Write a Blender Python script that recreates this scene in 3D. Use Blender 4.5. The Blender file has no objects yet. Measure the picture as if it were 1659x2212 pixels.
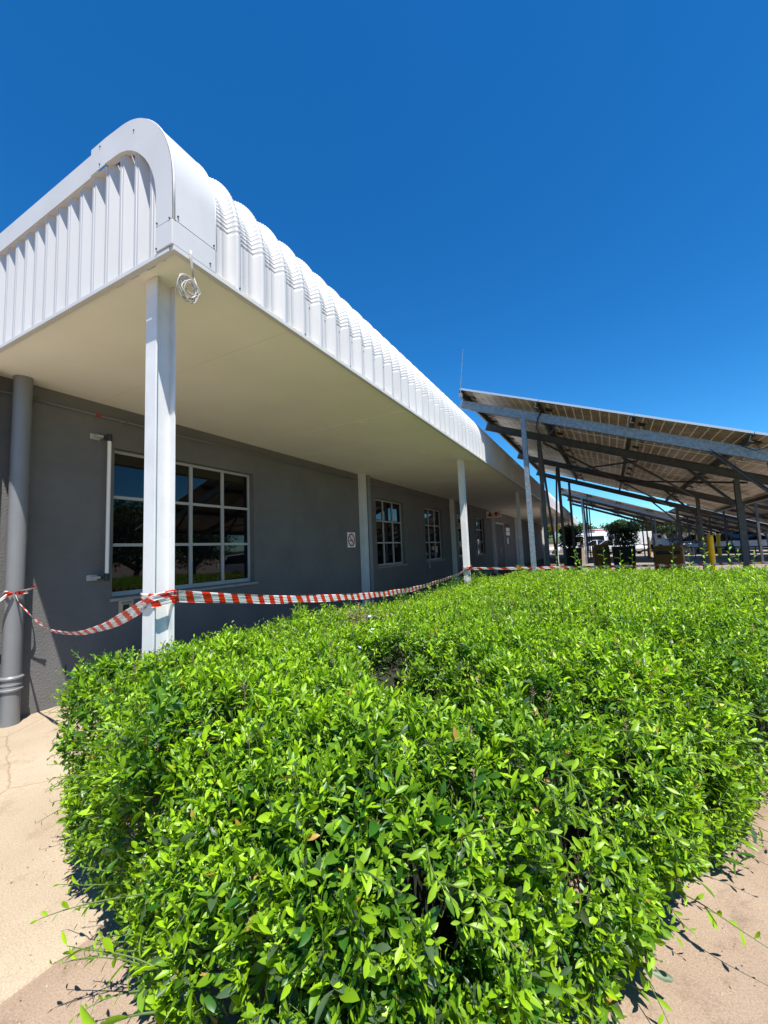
import bpy, math, random
import numpy as np
from mathutils import Vector, Matrix
random.seed(7); rng = np.random.default_rng(11)
R = math.radians
S = bpy.context.scene
COL = S.collection

# ------------------------------------------------------------------ camera
CAM = Vector((0, 0, 1.4))
PITCH, ROLL, YAW = 0.0917267, -0.0410105, -0.4803314
_cy, _sy = math.cos(YAW), math.sin(YAW)
_f0 = Vector((_sy, _cy, 0)); _r0 = Vector((_cy, -_sy, 0)); _u0 = Vector((0, 0, 1))
_fw = _f0*math.cos(PITCH) + _u0*math.sin(PITCH); _up = _u0*math.cos(PITCH) - _f0*math.sin(PITCH)
_r = _r0*math.cos(ROLL) + _up*math.sin(ROLL); _u = _up*math.cos(ROLL) - _r0*math.sin(ROLL)
cd = bpy.data.cameras.new('camera'); cam = bpy.data.objects.new('camera', cd); COL.objects.link(cam)
cd.sensor_fit = 'HORIZONTAL'; cd.sensor_width = 36; cd.lens = 36*887.06/1659
cd.clip_start = 0.05; cd.clip_end = 3000
cam.matrix_world = Matrix(((_r.x, _u.x, -_fw.x, CAM.x), (_r.y, _u.y, -_fw.y, CAM.y), (_r.z, _u.z, -_fw.z, CAM.z), (0, 0, 0, 1)))
S.camera = cam

# ------------------------------------------------------------------ sky, sun, exposure
SUN = Vector((1.25, -1.0, 3.5)).normalized()       # towards the sun
w = bpy.data.worlds.new('World'); S.world = w; w.use_nodes = True
nt = w.node_tree; bg = nt.nodes['Background']
sky = nt.nodes.new('ShaderNodeTexSky'); sky.sky_type = 'NISHITA'; sky.sun_disc = False
sky.sun_elevation = math.asin(SUN.z); sky.sun_rotation = math.atan2(SUN.x, SUN.y)
sky.altitude = 1400; sky.air_density = 1.0; sky.dust_density = 0.2; sky.ozone_density = 3.0
hsv = nt.nodes.new('ShaderNodeHueSaturation'); hsv.inputs['Saturation'].default_value = 1.33
nt.links.new(sky.outputs[0], hsv.inputs['Color'])
tn = nt.nodes.new('ShaderNodeMixRGB'); tn.blend_type = 'MULTIPLY'; tn.inputs[0].default_value = 1; tn.inputs[2].default_value = (.58, 1.0, 1.10, 1)
nt.links.new(hsv.outputs[0], tn.inputs[1]); nt.links.new(tn.outputs[0], bg.inputs[0])
bg.inputs[1].default_value = 0.097
sl = bpy.data.lights.new('sun', 'SUN'); sl.energy = 5.0; sl.angle = R(0.5); sl.color = (1, 0.96, 0.9)
so = bpy.data.objects.new('sun', sl); COL.objects.link(so); so.location = SUN*60
so.rotation_euler = (-SUN).to_track_quat('-Z', 'Y').to_euler()
S.view_settings.view_transform = 'Standard'; S.view_settings.look = 'None'
S.view_settings.exposure = 0.85; S.view_settings.gamma = 1
S.cycles.max_bounces = 8; S.cycles.diffuse_bounces = 4; S.cycles.transparent_max_bounces = 8

# ------------------------------------------------------------------ materials
def mat(name, col, rough=0.6, metal=0.0, var=0.0, vscale=4.0, bump=0.0, bscale=60.0, spec=0.5, col2=None, stretch=None, detail=6):
    m = bpy.data.materials.new(name); m.use_nodes = True; t = m.node_tree; L = t.links
    p = t.nodes['Principled BSDF']
    p.inputs['Base Color'].default_value = (*col, 1); p.inputs['Roughness'].default_value = rough
    p.inputs['Metallic'].default_value = metal; p.inputs['Specular IOR Level'].default_value = spec
    tc = t.nodes.new('ShaderNodeTexCoord'); src = tc.outputs['Object']
    if stretch:
        mp = t.nodes.new('ShaderNodeMapping'); mp.inputs['Scale'].default_value = stretch
        L.new(src, mp.inputs[0]); src = mp.outputs[0]
    if var or col2:
        n = t.nodes.new('ShaderNodeTexNoise'); n.inputs['Scale'].default_value = vscale; n.inputs['Detail'].default_value = detail
        n.inputs['Roughness'].default_value = 0.62
        L.new(src, n.inputs['Vector']); rp = t.nodes.new('ShaderNodeValToRGB'); L.new(n.outputs[0], rp.inputs[0])
        a, b = rp.color_ramp.elements; a.position = 0.32; b.position = 0.68
        if col2: a.color = (*col, 1); b.color = (*col2, 1)
        else:
            a.color = (*[c*(1-var) for c in col], 1); b.color = (*[min(1, c*(1+var)) for c in col], 1)
        L.new(rp.outputs[0], p.inputs['Base Color'])
    if bump:
        n2 = t.nodes.new('ShaderNodeTexNoise'); n2.inputs['Scale'].default_value = bscale; n2.inputs['Detail'].default_value = 5
        L.new(src, n2.inputs['Vector']); bp = t.nodes.new('ShaderNodeBump'); bp.inputs['Strength'].default_value = bump
        bp.inputs['Distance'].default_value = 0.01; L.new(n2.outputs[0], bp.inputs['Height']); L.new(bp.outputs[0], p.inputs['Normal'])
    return m

M = {}
M['white'] = mat('white_paint', (0.56, 0.56, 0.555), 0.42, var=0.05, vscale=2.5, bump=0.03, bscale=9)
M['white_sheet'] = mat('white_sheeting', (0.50, 0.50, 0.495), 0.38, var=0.06, vscale=1.6, stretch=(3, 3, .5), bump=.08, bscale=3)
M['gable'] = mat('gable_sheeting', (0.47, 0.47, 0.47), 0.4, var=0.06, vscale=1.6, stretch=(3, 3, .5), bump=.08, bscale=3)
M['column'] = mat('column_paint', (0.66, 0.66, 0.65), 0.4, var=0.07, vscale=5, bump=0.02, bscale=20)
M['soffit'] = mat('soffit_paint', (0.81, 0.80, 0.72), 0.75, var=0.05, vscale=0.7, bump=0.02, bscale=3)
M['wall'] = mat('grey_plaster', (0.138, 0.134, 0.128), 0.85, var=0.12, vscale=1.6, bump=0.55, bscale=55)
M['pipe'] = mat('grey_pipe_paint', (0.18, 0.185, 0.19), 0.42, var=0.05, vscale=5, bump=0.03, bscale=20)
M['conduit'] = mat('conduit_paint', (0.16, 0.16, 0.165), 0.5)
M['frame'] = mat('window_frame_paint', (0.42, 0.41, 0.39), 0.45, var=0.05)
M['sill'] = mat('sill_paint', (0.30, 0.27, 0.25), 0.7, var=0.12, vscale=8, bump=0.1)
M['glass'] = mat('dark_window_glass', (0.003, 0.003, 0.004), 0.02, spec=0.55)
M['door'] = mat('dark_door', (0.05, 0.048, 0.05), 0.6, var=0.1)
M['black'] = mat('black_plastic', (0.02, 0.02, 0.022), 0.5)
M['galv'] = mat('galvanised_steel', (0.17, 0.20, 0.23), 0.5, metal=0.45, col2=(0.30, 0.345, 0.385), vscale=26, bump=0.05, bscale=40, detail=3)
M['galv_dark'] = mat('dark_galvanised_steel', (0.10, 0.10, 0.10), 0.6, metal=0.4, var=0.2, vscale=9)  # darker copy of galv, puts shade into the colour of far carport steel
M['alu'] = mat('panel_frame_aluminium', (0.55, 0.58, 0.6), 0.4, metal=0.5)
M['yellow'] = mat('yellow_paint', (0.85, 0.56, 0.01), 0.45, var=0.12, vscale=6, bump=0.05, bscale=30)
M['ochre'] = mat('ochre_bin', (0.24, 0.12, 0.015), 0.6, var=0.15)
M['stone'] = mat('beige_blockwork', (0.42, 0.33, 0.24), 0.85, var=0.15, bump=0.3, bscale=25)
M['pot'] = mat('dark_planter', (0.025, 0.022, 0.02), 0.7, var=0.15, bump=0.1)
M['bark'] = mat('bark', (0.09, 0.065, 0.045), 0.9, var=0.3, vscale=20, bump=0.5)
M['twig'] = mat('dry_twig', (0.20, 0.13, 0.09), 0.9, var=0.3, vscale=30)
M['stem'] = mat('green_stem', (0.09, 0.14, 0.03), 0.7, var=0.2, vscale=20)
M['core'] = mat('shade_core', (0.022, 0.026, 0.012), 0.95, var=0.4, vscale=30, bump=1.0, bscale=40)  # core sheet: shade inside the hedge put into a near-black colour
M['flower'] = mat('pale_blue_petal', (0.42, 0.52, 0.85), 0.6)
M['tyre'] = mat('tyre_rubber', (0.02, 0.02, 0.02), 0.8)
M['rim'] = mat('alloy_rim', (0.4, 0.4, 0.42), 0.3, metal=0.7)
M['cglass'] = mat('car_glass', (0.01, 0.012, 0.015), 0.05, spec=0.8)
M['lamp'] = mat('headlight_lens', (0.7, 0.72, 0.75), 0.15)
M['red'] = mat('red_enamel', (0.42, 0.02, 0.015), 0.4)
M['signwhite'] = mat('sign_white', (0.85, 0.82, 0.76), 0.5)
M['beige_wall'] = mat('beige_wall', (0.30, 0.25, 0.20), 0.9, var=0.08, bump=0.2)
M['cable'] = mat('grey_cable', (0.42, 0.40, 0.35), 0.45)
M['hills'] = mat('far_bush', (0.05, 0.07, 0.03), 0.95, var=0.4, vscale=0.05)

def paint(name, col): return mat(name, col, 0.25, var=0.02, spec=0.6)
P_WHITE = paint('car_white', (0.75, 0.76, 0.77)); P_SILVER = paint('car_silver', (0.42, 0.44, 0.46))
P_BLUE = paint('car_blue', (0.02, 0.22, 0.55)); P_DARK = paint('car_dark', (0.03, 0.03, 0.035))

# sandy ground with stains, grit and fine relief
def ground_mat(name, a, b, c, s1, s2, bump, crack=0):
    m = bpy.data.materials.new(name); m.use_nodes = True; t = m.node_tree; L = t.links; p = t.nodes['Principled BSDF']
    p.inputs['Roughness'].default_value = 0.92; p.inputs['Specular IOR Level'].default_value = 0.2
    tc = t.nodes.new('ShaderNodeTexCoord'); o = tc.outputs['Object']
    def noise(s, d=8, r=0.6):
        n = t.nodes.new('ShaderNodeTexNoise'); n.inputs['Scale'].default_value = s; n.inputs['Detail'].default_value = d; n.inputs['Roughness'].default_value = r
        L.new(o, n.inputs['Vector']); return n
    n1 = noise(s1); n2 = noise(s2, 6, 0.75); n3 = noise(160, 3, 0.8)
    r1 = t.nodes.new('ShaderNodeValToRGB'); L.new(n1.outputs[0], r1.inputs[0]); r1.color_ramp.elements[0].position = .35; r1.color_ramp.elements[1].position = .65
    r1.color_ramp.elements[0].color = (*a, 1); r1.color_ramp.elements[1].color = (*b, 1)
    r2 = t.nodes.new('ShaderNodeValToRGB'); L.new(n2.outputs[0], r2.inputs[0]); r2.color_ramp.elements[0].position = .52; r2.color_ramp.elements[1].position = .75
    r2.color_ramp.elements[0].color = (0, 0, 0, 1); r2.color_ramp.elements[1].color = (.95, .95, .95, 1)
    mx = t.nodes.new('ShaderNodeMixRGB'); L.new(r2.outputs[0], mx.inputs[0]); L.new(r1.outputs[0], mx.inputs[1]); mx.inputs[2].default_value = (*c, 1)
    r3 = t.nodes.new('ShaderNodeValToRGB'); L.new(n3.outputs[0], r3.inputs[0]); r3.color_ramp.elements[0].position = .3; r3.color_ramp.elements[1].position = .62
    r3.color_ramp.elements[0].color = (.62, .6, .58, 1); r3.color_ramp.elements[1].color = (1, 1, 1, 1)
    if crack:
        vo = t.nodes.new('ShaderNodeTexVoronoi'); vo.feature = 'DISTANCE_TO_EDGE'; vo.inputs['Scale'].default_value = crack
        wn = noise(6, 4); wm = t.nodes.new('ShaderNodeMixRGB'); wm.inputs[0].default_value = .06; L.new(o, wm.inputs[1]); L.new(wn.outputs['Color'], wm.inputs[2]); L.new(wm.outputs[0], vo.inputs['Vector'])
        cr_ = t.nodes.new('ShaderNodeValToRGB'); cr_.color_ramp.elements[0].position = .001; cr_.color_ramp.elements[1].position = .0035; cr_.color_ramp.elements[0].color = (.72, .68, .62, 1)
        L.new(vo.outputs[0], cr_.inputs[0]); m0 = t.nodes.new('ShaderNodeMixRGB'); m0.blend_type = 'MULTIPLY'; m0.inputs[0].default_value = 1; L.new(mx.outputs[0], m0.inputs[1]); L.new(cr_.outputs[0], m0.inputs[2]); mx = m0
    m2 = t.nodes.new('ShaderNodeMixRGB'); m2.blend_type = 'MULTIPLY'; m2.inputs[0].default_value = 1
    L.new(mx.outputs[0], m2.inputs[1]); L.new(r3.outputs[0], m2.inputs[2]); L.new(m2.outputs[0], p.inputs['Base Color'])
    bp = t.nodes.new('ShaderNodeBump'); bp.inputs['Strength'].default_value = bump; bp.inputs['Distance'].default_value = 0.012
    ad = t.nodes.new('ShaderNodeMath'); ad.operation = 'MULTIPLY_ADD'; ad.inputs[1].default_value = 0.35
    L.new(n3.outputs[0], ad.inputs[0]); L.new(n2.outputs[0], ad.inputs[2]); L.new(ad.outputs[0], bp.inputs['Height']); L.new(bp.outputs[0], p.inputs['Normal'])
    return m
M['sand'] = ground_mat('bare_sandy_soil', (0.31, 0.225, 0.16), (0.39, 0.295, 0.215), (0.19, 0.13, 0.09), 1.3, 7, 0.5)
M['apron'] = ground_mat('worn_concrete_paving', (0.36, 0.285, 0.20), (0.45, 0.365, 0.265), (0.28, 0.20, 0.13), 0.9, 3.2, 0.3, 0.42)
M['walkway'] = ground_mat('darkened_walkway_floor', (0.10, 0.075, 0.06), (0.14, 0.105, 0.085), (0.08, 0.06, 0.05), 0.8, 5, 0.3)  # floor colour darkened to dim the light bouncing onto the far soffit
M['paving'] = ground_mat('car_park_paving', (0.26, 0.21, 0.17), (0.31, 0.26, 0.21), (0.2, 0.16, 0.13), 0.4, 3, 0.2)

def leaf_mat(name, dark, light, trans=0.35, rough=0.42, old=False):
    m = bpy.data.materials.new(name); m.use_nodes = True; t = m.node_tree; L = t.links; p = t.nodes['Principled BSDF']
    at = t.nodes.new('ShaderNodeAttribute'); at.attribute_name = 'tint'
    sp = t.nodes.new('ShaderNodeSeparateColor'); L.new(at.outputs['Color'], sp.inputs[0])
    rp = t.nodes.new('ShaderNodeValToRGB'); L.new(sp.outputs[0], rp.inputs[0])
    rp.color_ramp.elements[0].color = (*dark, 1); rp.color_ramp.elements[1].color = (*light, 1)
    e = rp.color_ramp.elements.new(0.5); e.color = (*[(a*0.55+b*0.45) for a, b in zip(dark, light)], 1)
    if old:                                                   # dusty old leaves at the low end, a few yellowed ones at the high end
        rp.color_ramp.elements[0].position = 0.09
        e = rp.color_ramp.elements.new(0.0); e.color = (.085, .13, .065, 1)
        e = rp.color_ramp.elements.new(0.07); e.color = (.06, .12, .045, 1)
        rp.color_ramp.elements[len(rp.color_ramp.elements)-1].position = .975
        e = rp.color_ramp.elements.new(1.0); e.color = (.42, .27, .05, 1)
    L.new(rp.outputs[0], p.inputs['Base Color']); p.inputs['Roughness'].default_value = rough; p.inputs['Specular IOR Level'].default_value = 0.45
    tr = t.nodes.new('ShaderNodeBsdfTranslucent'); mu = t.nodes.new('ShaderNodeMixRGB'); mu.blend_type = 'MULTIPLY'; mu.inputs[0].default_value = 1
    L.new(rp.outputs[0], mu.inputs[1]); mu.inputs[2].default_value = (1.3, 1.25, 0.4, 1); L.new(mu.outputs[0], tr.inputs[0])
    mx = t.nodes.new('ShaderNodeMixShader'); mx.inputs[0].default_value = trans
    L.new(p.outputs[0], mx.inputs[1]); L.new(tr.outputs[0], mx.inputs[2]); L.new(mx.outputs[0], t.nodes['Material Output'].inputs[0])
    return m
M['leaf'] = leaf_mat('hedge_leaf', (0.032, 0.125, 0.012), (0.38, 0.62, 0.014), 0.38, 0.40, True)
M['bushleaf'] = leaf_mat('dark_bush_leaf', (0.012, 0.03, 0.008), (0.05, 0.09, 0.02), 0.2)
M['treeleaf'] = leaf_mat('tree_leaf', (0.03, 0.06, 0.015), (0.09, 0.14, 0.03), 0.3, 0.6)

def laminate():
    m = bpy.data.materials.new('solar_laminate'); m.use_nodes = True; t = m.node_tree; L = t.links; p = t.nodes['Principled BSDF']
    tc = t.nodes.new('ShaderNodeTexCoord'); sx = t.nodes.new('ShaderNodeSeparateXYZ'); L.new(tc.outputs['Object'], sx.inputs[0])
    def line(sock, off, pitch, wd):
        a = t.nodes.new('ShaderNodeMath'); a.operation = 'ADD'; a.inputs[1].default_value = off; L.new(sock, a.inputs[0])
        b = t.nodes.new('ShaderNodeMath'); b.operation = 'MODULO'; b.inputs[1].default_value = pitch; L.new(a.outputs[0], b.inputs[0])
        c = t.nodes.new('ShaderNodeMath'); c.operation = 'LESS_THAN'; c.inputs[1].default_value = wd; L.new(b.outputs[0], c.inputs[0]); return c.outputs[0]
    l1 = line(sx.outputs[0], 0.02, 0.159, 0.013); l2 = line(sx.outputs[1], 0.02, 0.159, 0.006)
    mx = t.nodes.new('ShaderNodeMath'); mx.operation = 'MAXIMUM'; L.new(l1, mx.inputs[0]); L.new(l2, mx.inputs[1])
    n = t.nodes.new('ShaderNodeTexNoise'); n.inputs['Scale'].default_value = 2.5; n.inputs['Detail'].default_value = 3; L.new(tc.outputs['Object'], n.inputs['Vector'])
    rp = t.nodes.new('ShaderNodeValToRGB'); rp.color_ramp.elements[0].position = .42; rp.color_ramp.elements[1].position = .66
    rp.color_ramp.elements[0].color = (.15, .105, .07, 1); rp.color_ramp.elements[1].color = (.36, .28, .19, 1); L.new(n.outputs[0], rp.inputs[0])
    c = t.nodes.new('ShaderNodeMixRGB'); L.new(mx.outputs[0], c.inputs[0]); L.new(rp.outputs[0], c.inputs[1]); c.inputs[2].default_value = (.42, .33, .21, 1)  # paler cell gaps: light passing between cells put into the colour
    L.new(c.outputs[0], p.inputs['Base Color']); p.inputs['Roughness'].default_value = 0.35
    tr = t.nodes.new('ShaderNodeBsdfTranslucent'); tr.inputs[0].default_value = (.95, .82, .6, 1)
    f = t.nodes.new('ShaderNodeMath'); f.operation = 'MULTIPLY_ADD'; f.inputs[1].default_value = 0.20; f.inputs[2].default_value = 0.08; L.new(mx.outputs[0], f.inputs[0])
    ms = t.nodes.new('ShaderNodeMixShader'); L.new(f.outputs[0], ms.inputs[0]); L.new(p.outputs[0], ms.inputs[1]); L.new(tr.outputs[0], ms.inputs[2])
    L.new(ms.outputs[0], t.nodes['Material Output'].inputs[0]); return m
M['laminate'] = laminate()

def tape_mat():
    m = bpy.data.materials.new('barrier_tape'); m.use_nodes = True; t = m.node_tree; L = t.links; p = t.nodes['Principled BSDF']
    uv = t.nodes.new('ShaderNodeUVMap'); uv.uv_map = 'UVMap'; sx = t.nodes.new('ShaderNodeSeparateXYZ'); L.new(uv.outputs[0], sx.inputs[0])
    a = t.nodes.new('ShaderNodeMath'); a.operation = 'MULTIPLY_ADD'; a.inputs[1].default_value = 0.6; L.new(sx.outputs[1], a.inputs[0]); L.new(sx.outputs[0], a.inputs[2])
    b = t.nodes.new('ShaderNodeMath'); b.operation = 'MODULO'; b.inputs[1].default_value = 0.12; L.new(a.outputs[0], b.inputs[0])
    c = t.nodes.new('ShaderNodeMath'); c.operation = 'LESS_THAN'; c.inputs[1].default_value = 0.056; L.new(b.outputs[0], c.inputs[0])
    mx = t.nodes.new('ShaderNodeMixRGB'); L.new(c.outputs[0], mx.inputs[0]); mx.inputs[1].default_value = (.80, .78, .74, 1); mx.inputs[2].default_value = (.75, .035, .012, 1)
    L.new(mx.outputs[0], p.inputs['Base Color']); p.inputs['Roughness'].default_value = 0.3
    tr = t.nodes.new('ShaderNodeBsdfTranslucent'); L.new(mx.outputs[0], tr.inputs[0])
    ms = t.nodes.new('ShaderNodeMixShader'); ms.inputs[0].default_value = 0.3; L.new(p.outputs[0], ms.inputs[1]); L.new(tr.outputs[0], ms.inputs[2])
    L.new(ms.outputs[0], t.nodes['Material Output'].inputs[0]); return m
M['tape'] = tape_mat()

# ------------------------------------------------------------------ helpers
def nd(o, label=None, cat=None, group=None, kind=None):
    if label: o['label'] = label
    if cat: o['category'] = cat
    if group: o['group'] = group
    if kind: o['kind'] = kind
    return o
def empty(name, loc, label, cat, group=None, rz=0.0):
    o = bpy.data.objects.new(name, None); COL.objects.link(o); o.location = loc; o.rotation_euler = (0, 0, rz); o.empty_display_size = .2
    return nd(o, label, cat, group)
class MB:
    def __init__(s): s.v = []; s.f = []
    def add(s, vs, fs):
        k = len(s.v); s.v += [tuple(p) for p in vs]; s.f += [tuple(i+k for i in f) for f in fs]; return s
    def box(s, a, b):
        x0, y0, z0 = a; x1, y1, z1 = b
        if x0 > x1: x0, x1 = x1, x0
        if y0 > y1: y0, y1 = y1, y0
        if z0 > z1: z0, z1 = z1, z0
        return s.add([(x0,y0,z0),(x1,y0,z0),(x1,y1,z0),(x0,y1,z0),(x0,y0,z1),(x1,y0,z1),(x1,y1,z1),(x0,y1,z1)],
            [(0,3,2,1),(4,5,6,7),(0,1,5,4),(1,2,6,5),(2,3,7,6),(3,0,4,7)])
    def bar(s, p, q, prof, up=(0,0,1), caps=True):          # sweep a closed 2D profile from p to q
        p = Vector(p); q = Vector(q); d = (q-p).normalized(); u = Vector(up)
        if abs(d.dot(u)) > .98: u = Vector((0, 1, 0))
        x = d.cross(u).normalized(); y = x.cross(d).normalized(); n = len(prof)
        vs = [p+x*a+y*b for a, b in prof]+[q+x*a+y*b for a, b in prof]
        fs = [(i, (i+1) % n, (i+1) % n+n, i+n) for i in range(n)]
        if caps: fs += [tuple(range(n-1, -1, -1)), tuple(range(n, 2*n))]
        return s.add(vs, fs)
    def tube(s, pts, r, n=8, caps=True, closed=False):
        pts = [Vector(p) for p in pts]; m = len(pts); rs = r if isinstance(r, (list, tuple)) else [r]*m
        vs = []; px = None
        for i, p in enumerate(pts):
            d = (pts[min(i+1, m-1)]-pts[max(i-1, 0)]).normalized() if not closed else (pts[(i+1) % m]-pts[i-1]).normalized()
            if px is None:
                u = Vector((0, 0, 1)) if abs(d.z) < .9 else Vector((1, 0, 0)); px = d.cross(u).normalized()
            px = (px-d*px.dot(d)).normalized(); py = d.cross(px)
            vs += [p+(px*math.cos(2*math.pi*k/n)+py*math.sin(2*math.pi*k/n))*rs[i] for k in range(n)]
        fs = []
        for i in range(m if closed else m-1):
            j = (i+1) % m
            fs += [(i*n+k, i*n+(k+1) % n, j*n+(k+1) % n, j*n+k) for k in range(n)]
        if caps and not closed: fs += [tuple(range(n-1, -1, -1)), tuple(range((m-1)*n, m*n))]
        return s.add(vs, fs)
    def lathe(s, prof, c=(0,0,0), n=24, axis='z'):
        vs = []; m = len(prof)
        for r, h in prof:
            for k in range(n):
                a = 2*math.pi*k/n; x, y = r*math.cos(a), r*math.sin(a)
                vs.append((c[0]+x, c[1]+y, c[2]+h) if axis == 'z' else (c[0]+x, c[1]+h, c[2]+y))
        fs = [(i*n+k, i*n+(k+1) % n, (i+1)*n+(k+1) % n, (i+1)*n+k) for i in range(m-1) for k in range(n)]
        if prof[0][0] > 1e-6: fs.append(tuple(range(n-1, -1, -1)))
        if prof[-1][0] > 1e-6: fs.append(tuple(range((m-1)*n, m*n)))
        return s.add(vs, fs)
    def grid(s, P, closed=False):                             # P[i][j] -> quads
        a = len(P); b = len(P[0]); vs = [p for row in P for p in row]
        return s.add(vs, [(i*b+j, i*b+j+1, (i+1)*b+j+1, (i+1)*b+j) for i in range(a-1) for j in range(b-1)])
    def poly(s, pts, depth=None):                             # extruded polygon (3D pts, depth vector)
        n = len(pts); pts = [Vector(p) for p in pts]; d = Vector(depth)
        vs = pts+[p+d for p in pts]
        return s.add(vs, [tuple(range(n-1, -1, -1)), tuple(range(n, 2*n))]+[(i, (i+1) % n, (i+1) % n+n, i+n) for i in range(n)])
    def build(s, name, m, parent=None, smooth=False, base=(0,0,0), auto=None, bevel=0.0):
        me = bpy.data.meshes.new(name); b = Vector(base)
        me.from_pydata([Vector(p)-b for p in s.v], [], s.f); me.update()
        me.materials.append(m); o = bpy.data.objects.new(name, me); COL.objects.link(o)
        if smooth: me.polygons.foreach_set('use_smooth', [True]*len(me.polygons))
        if auto is not None: me.set_sharp_from_angle(angle=R(auto))
        if bevel:
            md = o.modifiers.new('bevel', 'BEVEL'); md.width = bevel; md.segments = 2; md.limit_method = 'ANGLE'; md.angle_limit = R(40)
        if parent is not None: o.parent = parent
        else: o.location = base
        return o
def kids(o): return [c for c in bpy.data.objects if c.parent == o]
def copy_tree(o, parent=None, skip=()):
    c = o.copy(); COL.objects.link(c)
    if parent is not None: c.parent = parent
    for ch in kids(o):
        if not ch.name.split('.')[0] in skip: copy_tree(ch, c, skip)
    return c
def wallpanel(mb, x, y0, y1, z0, z1, holes, th, side=1):
    """wall in the plane X=x facing +X, from y0..y1, with rectangular holes (ya,yb,za,zb) and reveals of depth th"""
    ys = sorted({y0, y1, *[h[0] for h in holes], *[h[1] for h in holes]}); zs = sorted({z0, z1, *[h[2] for h in holes], *[h[3] for h in holes]})
    for i in range(len(ys)-1):
        for j in range(len(zs)-1):
            cy, cz = (ys[i]+ys[i+1])/2, (zs[j]+zs[j+1])/2
            if any(h[0] < cy < h[1] and h[2] < cz < h[3] for h in holes): continue
            mb.add([(x,ys[i],zs[j]),(x,ys[i+1],zs[j]),(x,ys[i+1],zs[j+1]),(x,ys[i],zs[j+1])], [(0,1,2,3)])
    for a, b, c, d in holes:
        mb.add([(x,a,c),(x,b,c),(x,b,d),(x,a,d),(x-th,a,c),(x-th,b,c),(x-th,b,d),(x-th,a,d)], [(0,4,5,1),(1,5,6,2),(2,6,7,3),(3,7,4,0)])

def fast_mesh(name, V, faces, m, parent=None, tint=None, base=(0,0,0), smooth=False):
    """faces: list of (n,k) int arrays of k-gons"""
    me = bpy.data.meshes.new(name); V = np.asarray(V, np.float32)-np.asarray(base, np.float32)
    me.vertices.add(len(V)); me.vertices.foreach_set('co', V.ravel())
    tot = np.concatenate([np.full(len(f), f.shape[1], np.int32) for f in faces]); idx = np.concatenate([f.ravel() for f in faces]).astype(np.int32)
    me.loops.add(len(idx)); me.loops.foreach_set('vertex_index', idx)
    st = np.concatenate([[0], np.cumsum(tot)[:-1]]).astype(np.int32)
    me.polygons.add(len(tot)); me.polygons.foreach_set('loop_start', st); me.polygons.foreach_set('loop_total', tot)
    if smooth: me.polygons.foreach_set('use_smooth', np.ones(len(tot), bool))
    me.update(calc_edges=True)
    if tint is not None:
        a = me.color_attributes.new('tint', 'FLOAT_COLOR', 'POINT'); c = np.ones((len(V), 4), np.float32); c[:, :3] = tint[:, None]
        a.data.foreach_set('color', c.ravel())
    me.materials.append(m); o = bpy.data.objects.new(name, me); COL.objects.link(o)
    if parent is not None: o.parent = parent
    else: o.location = base
    return o
def unit(a): return a/np.maximum(np.linalg.norm(a, axis=-1, keepdims=True), 1e-9)
def leaf_geo(p, d, n, Lg, Wd, hi):
    """leaves: base p, axis d, face normal n, length, width arrays -> verts, face arrays"""
    d = unit(d); n = unit(n-d*(n*d).sum(1, keepdims=True)); s = np.cross(d, n); N = len(p)
    bend = rng.uniform(-0.1, 0.5, N); fold = rng.uniform(0.1, 0.7, N)
    if hi:
        rows = [(0.12, .28), (.36, .78), (.62, 1.0), (.86, .62)]
        T = [(0, 0, 0)]
        for t, wv in rows: T += [(t, -wv/2, 1), (t, 0, 0), (t, wv/2, 1)]
        T.append((1, 0, 0)); tri = [(0, 2, 1), (0, 3, 2), (13, 10, 11), (13, 11, 12)]
        quad = [(1+3*r+c, 2+3*r+c, 5+3*r+c, 4+3*r+c) for r in range(3) for c in range(2)]
    else:
        T = [(0, 0, 0), (.55, -.5, 1), (.5, 0, 0), (.55, .5, 1), (1, 0, 0)]
        tri = [(0, 2, 1), (0, 3, 2), (4, 1, 2), (4, 2, 3)]; quad = []
    T = np.array(T); k = len(T); t = T[:, 0]; x = T[:, 1]; e = T[:, 2]
    hgt = -bend[:, None]*Lg[:, None]*t[None]**2 + fold[:, None]*Wd[:, None]*np.abs(x)[None]
    V = p[:, None]+d[:, None]*(Lg[:, None]*t[None])[..., None]+s[:, None]*(Wd[:, None]*x[None])[..., None]+n[:, None]*hgt[..., None]
    off = (np.arange(N)*k)[:, None, None]
    F = [(np.array(tri)[None]+off).reshape(-1, 3)]
    if quad: F.append((np.array(quad)[None]+off).reshape(-1, 4))
    return V.reshape(-1, 3), F, k
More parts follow.
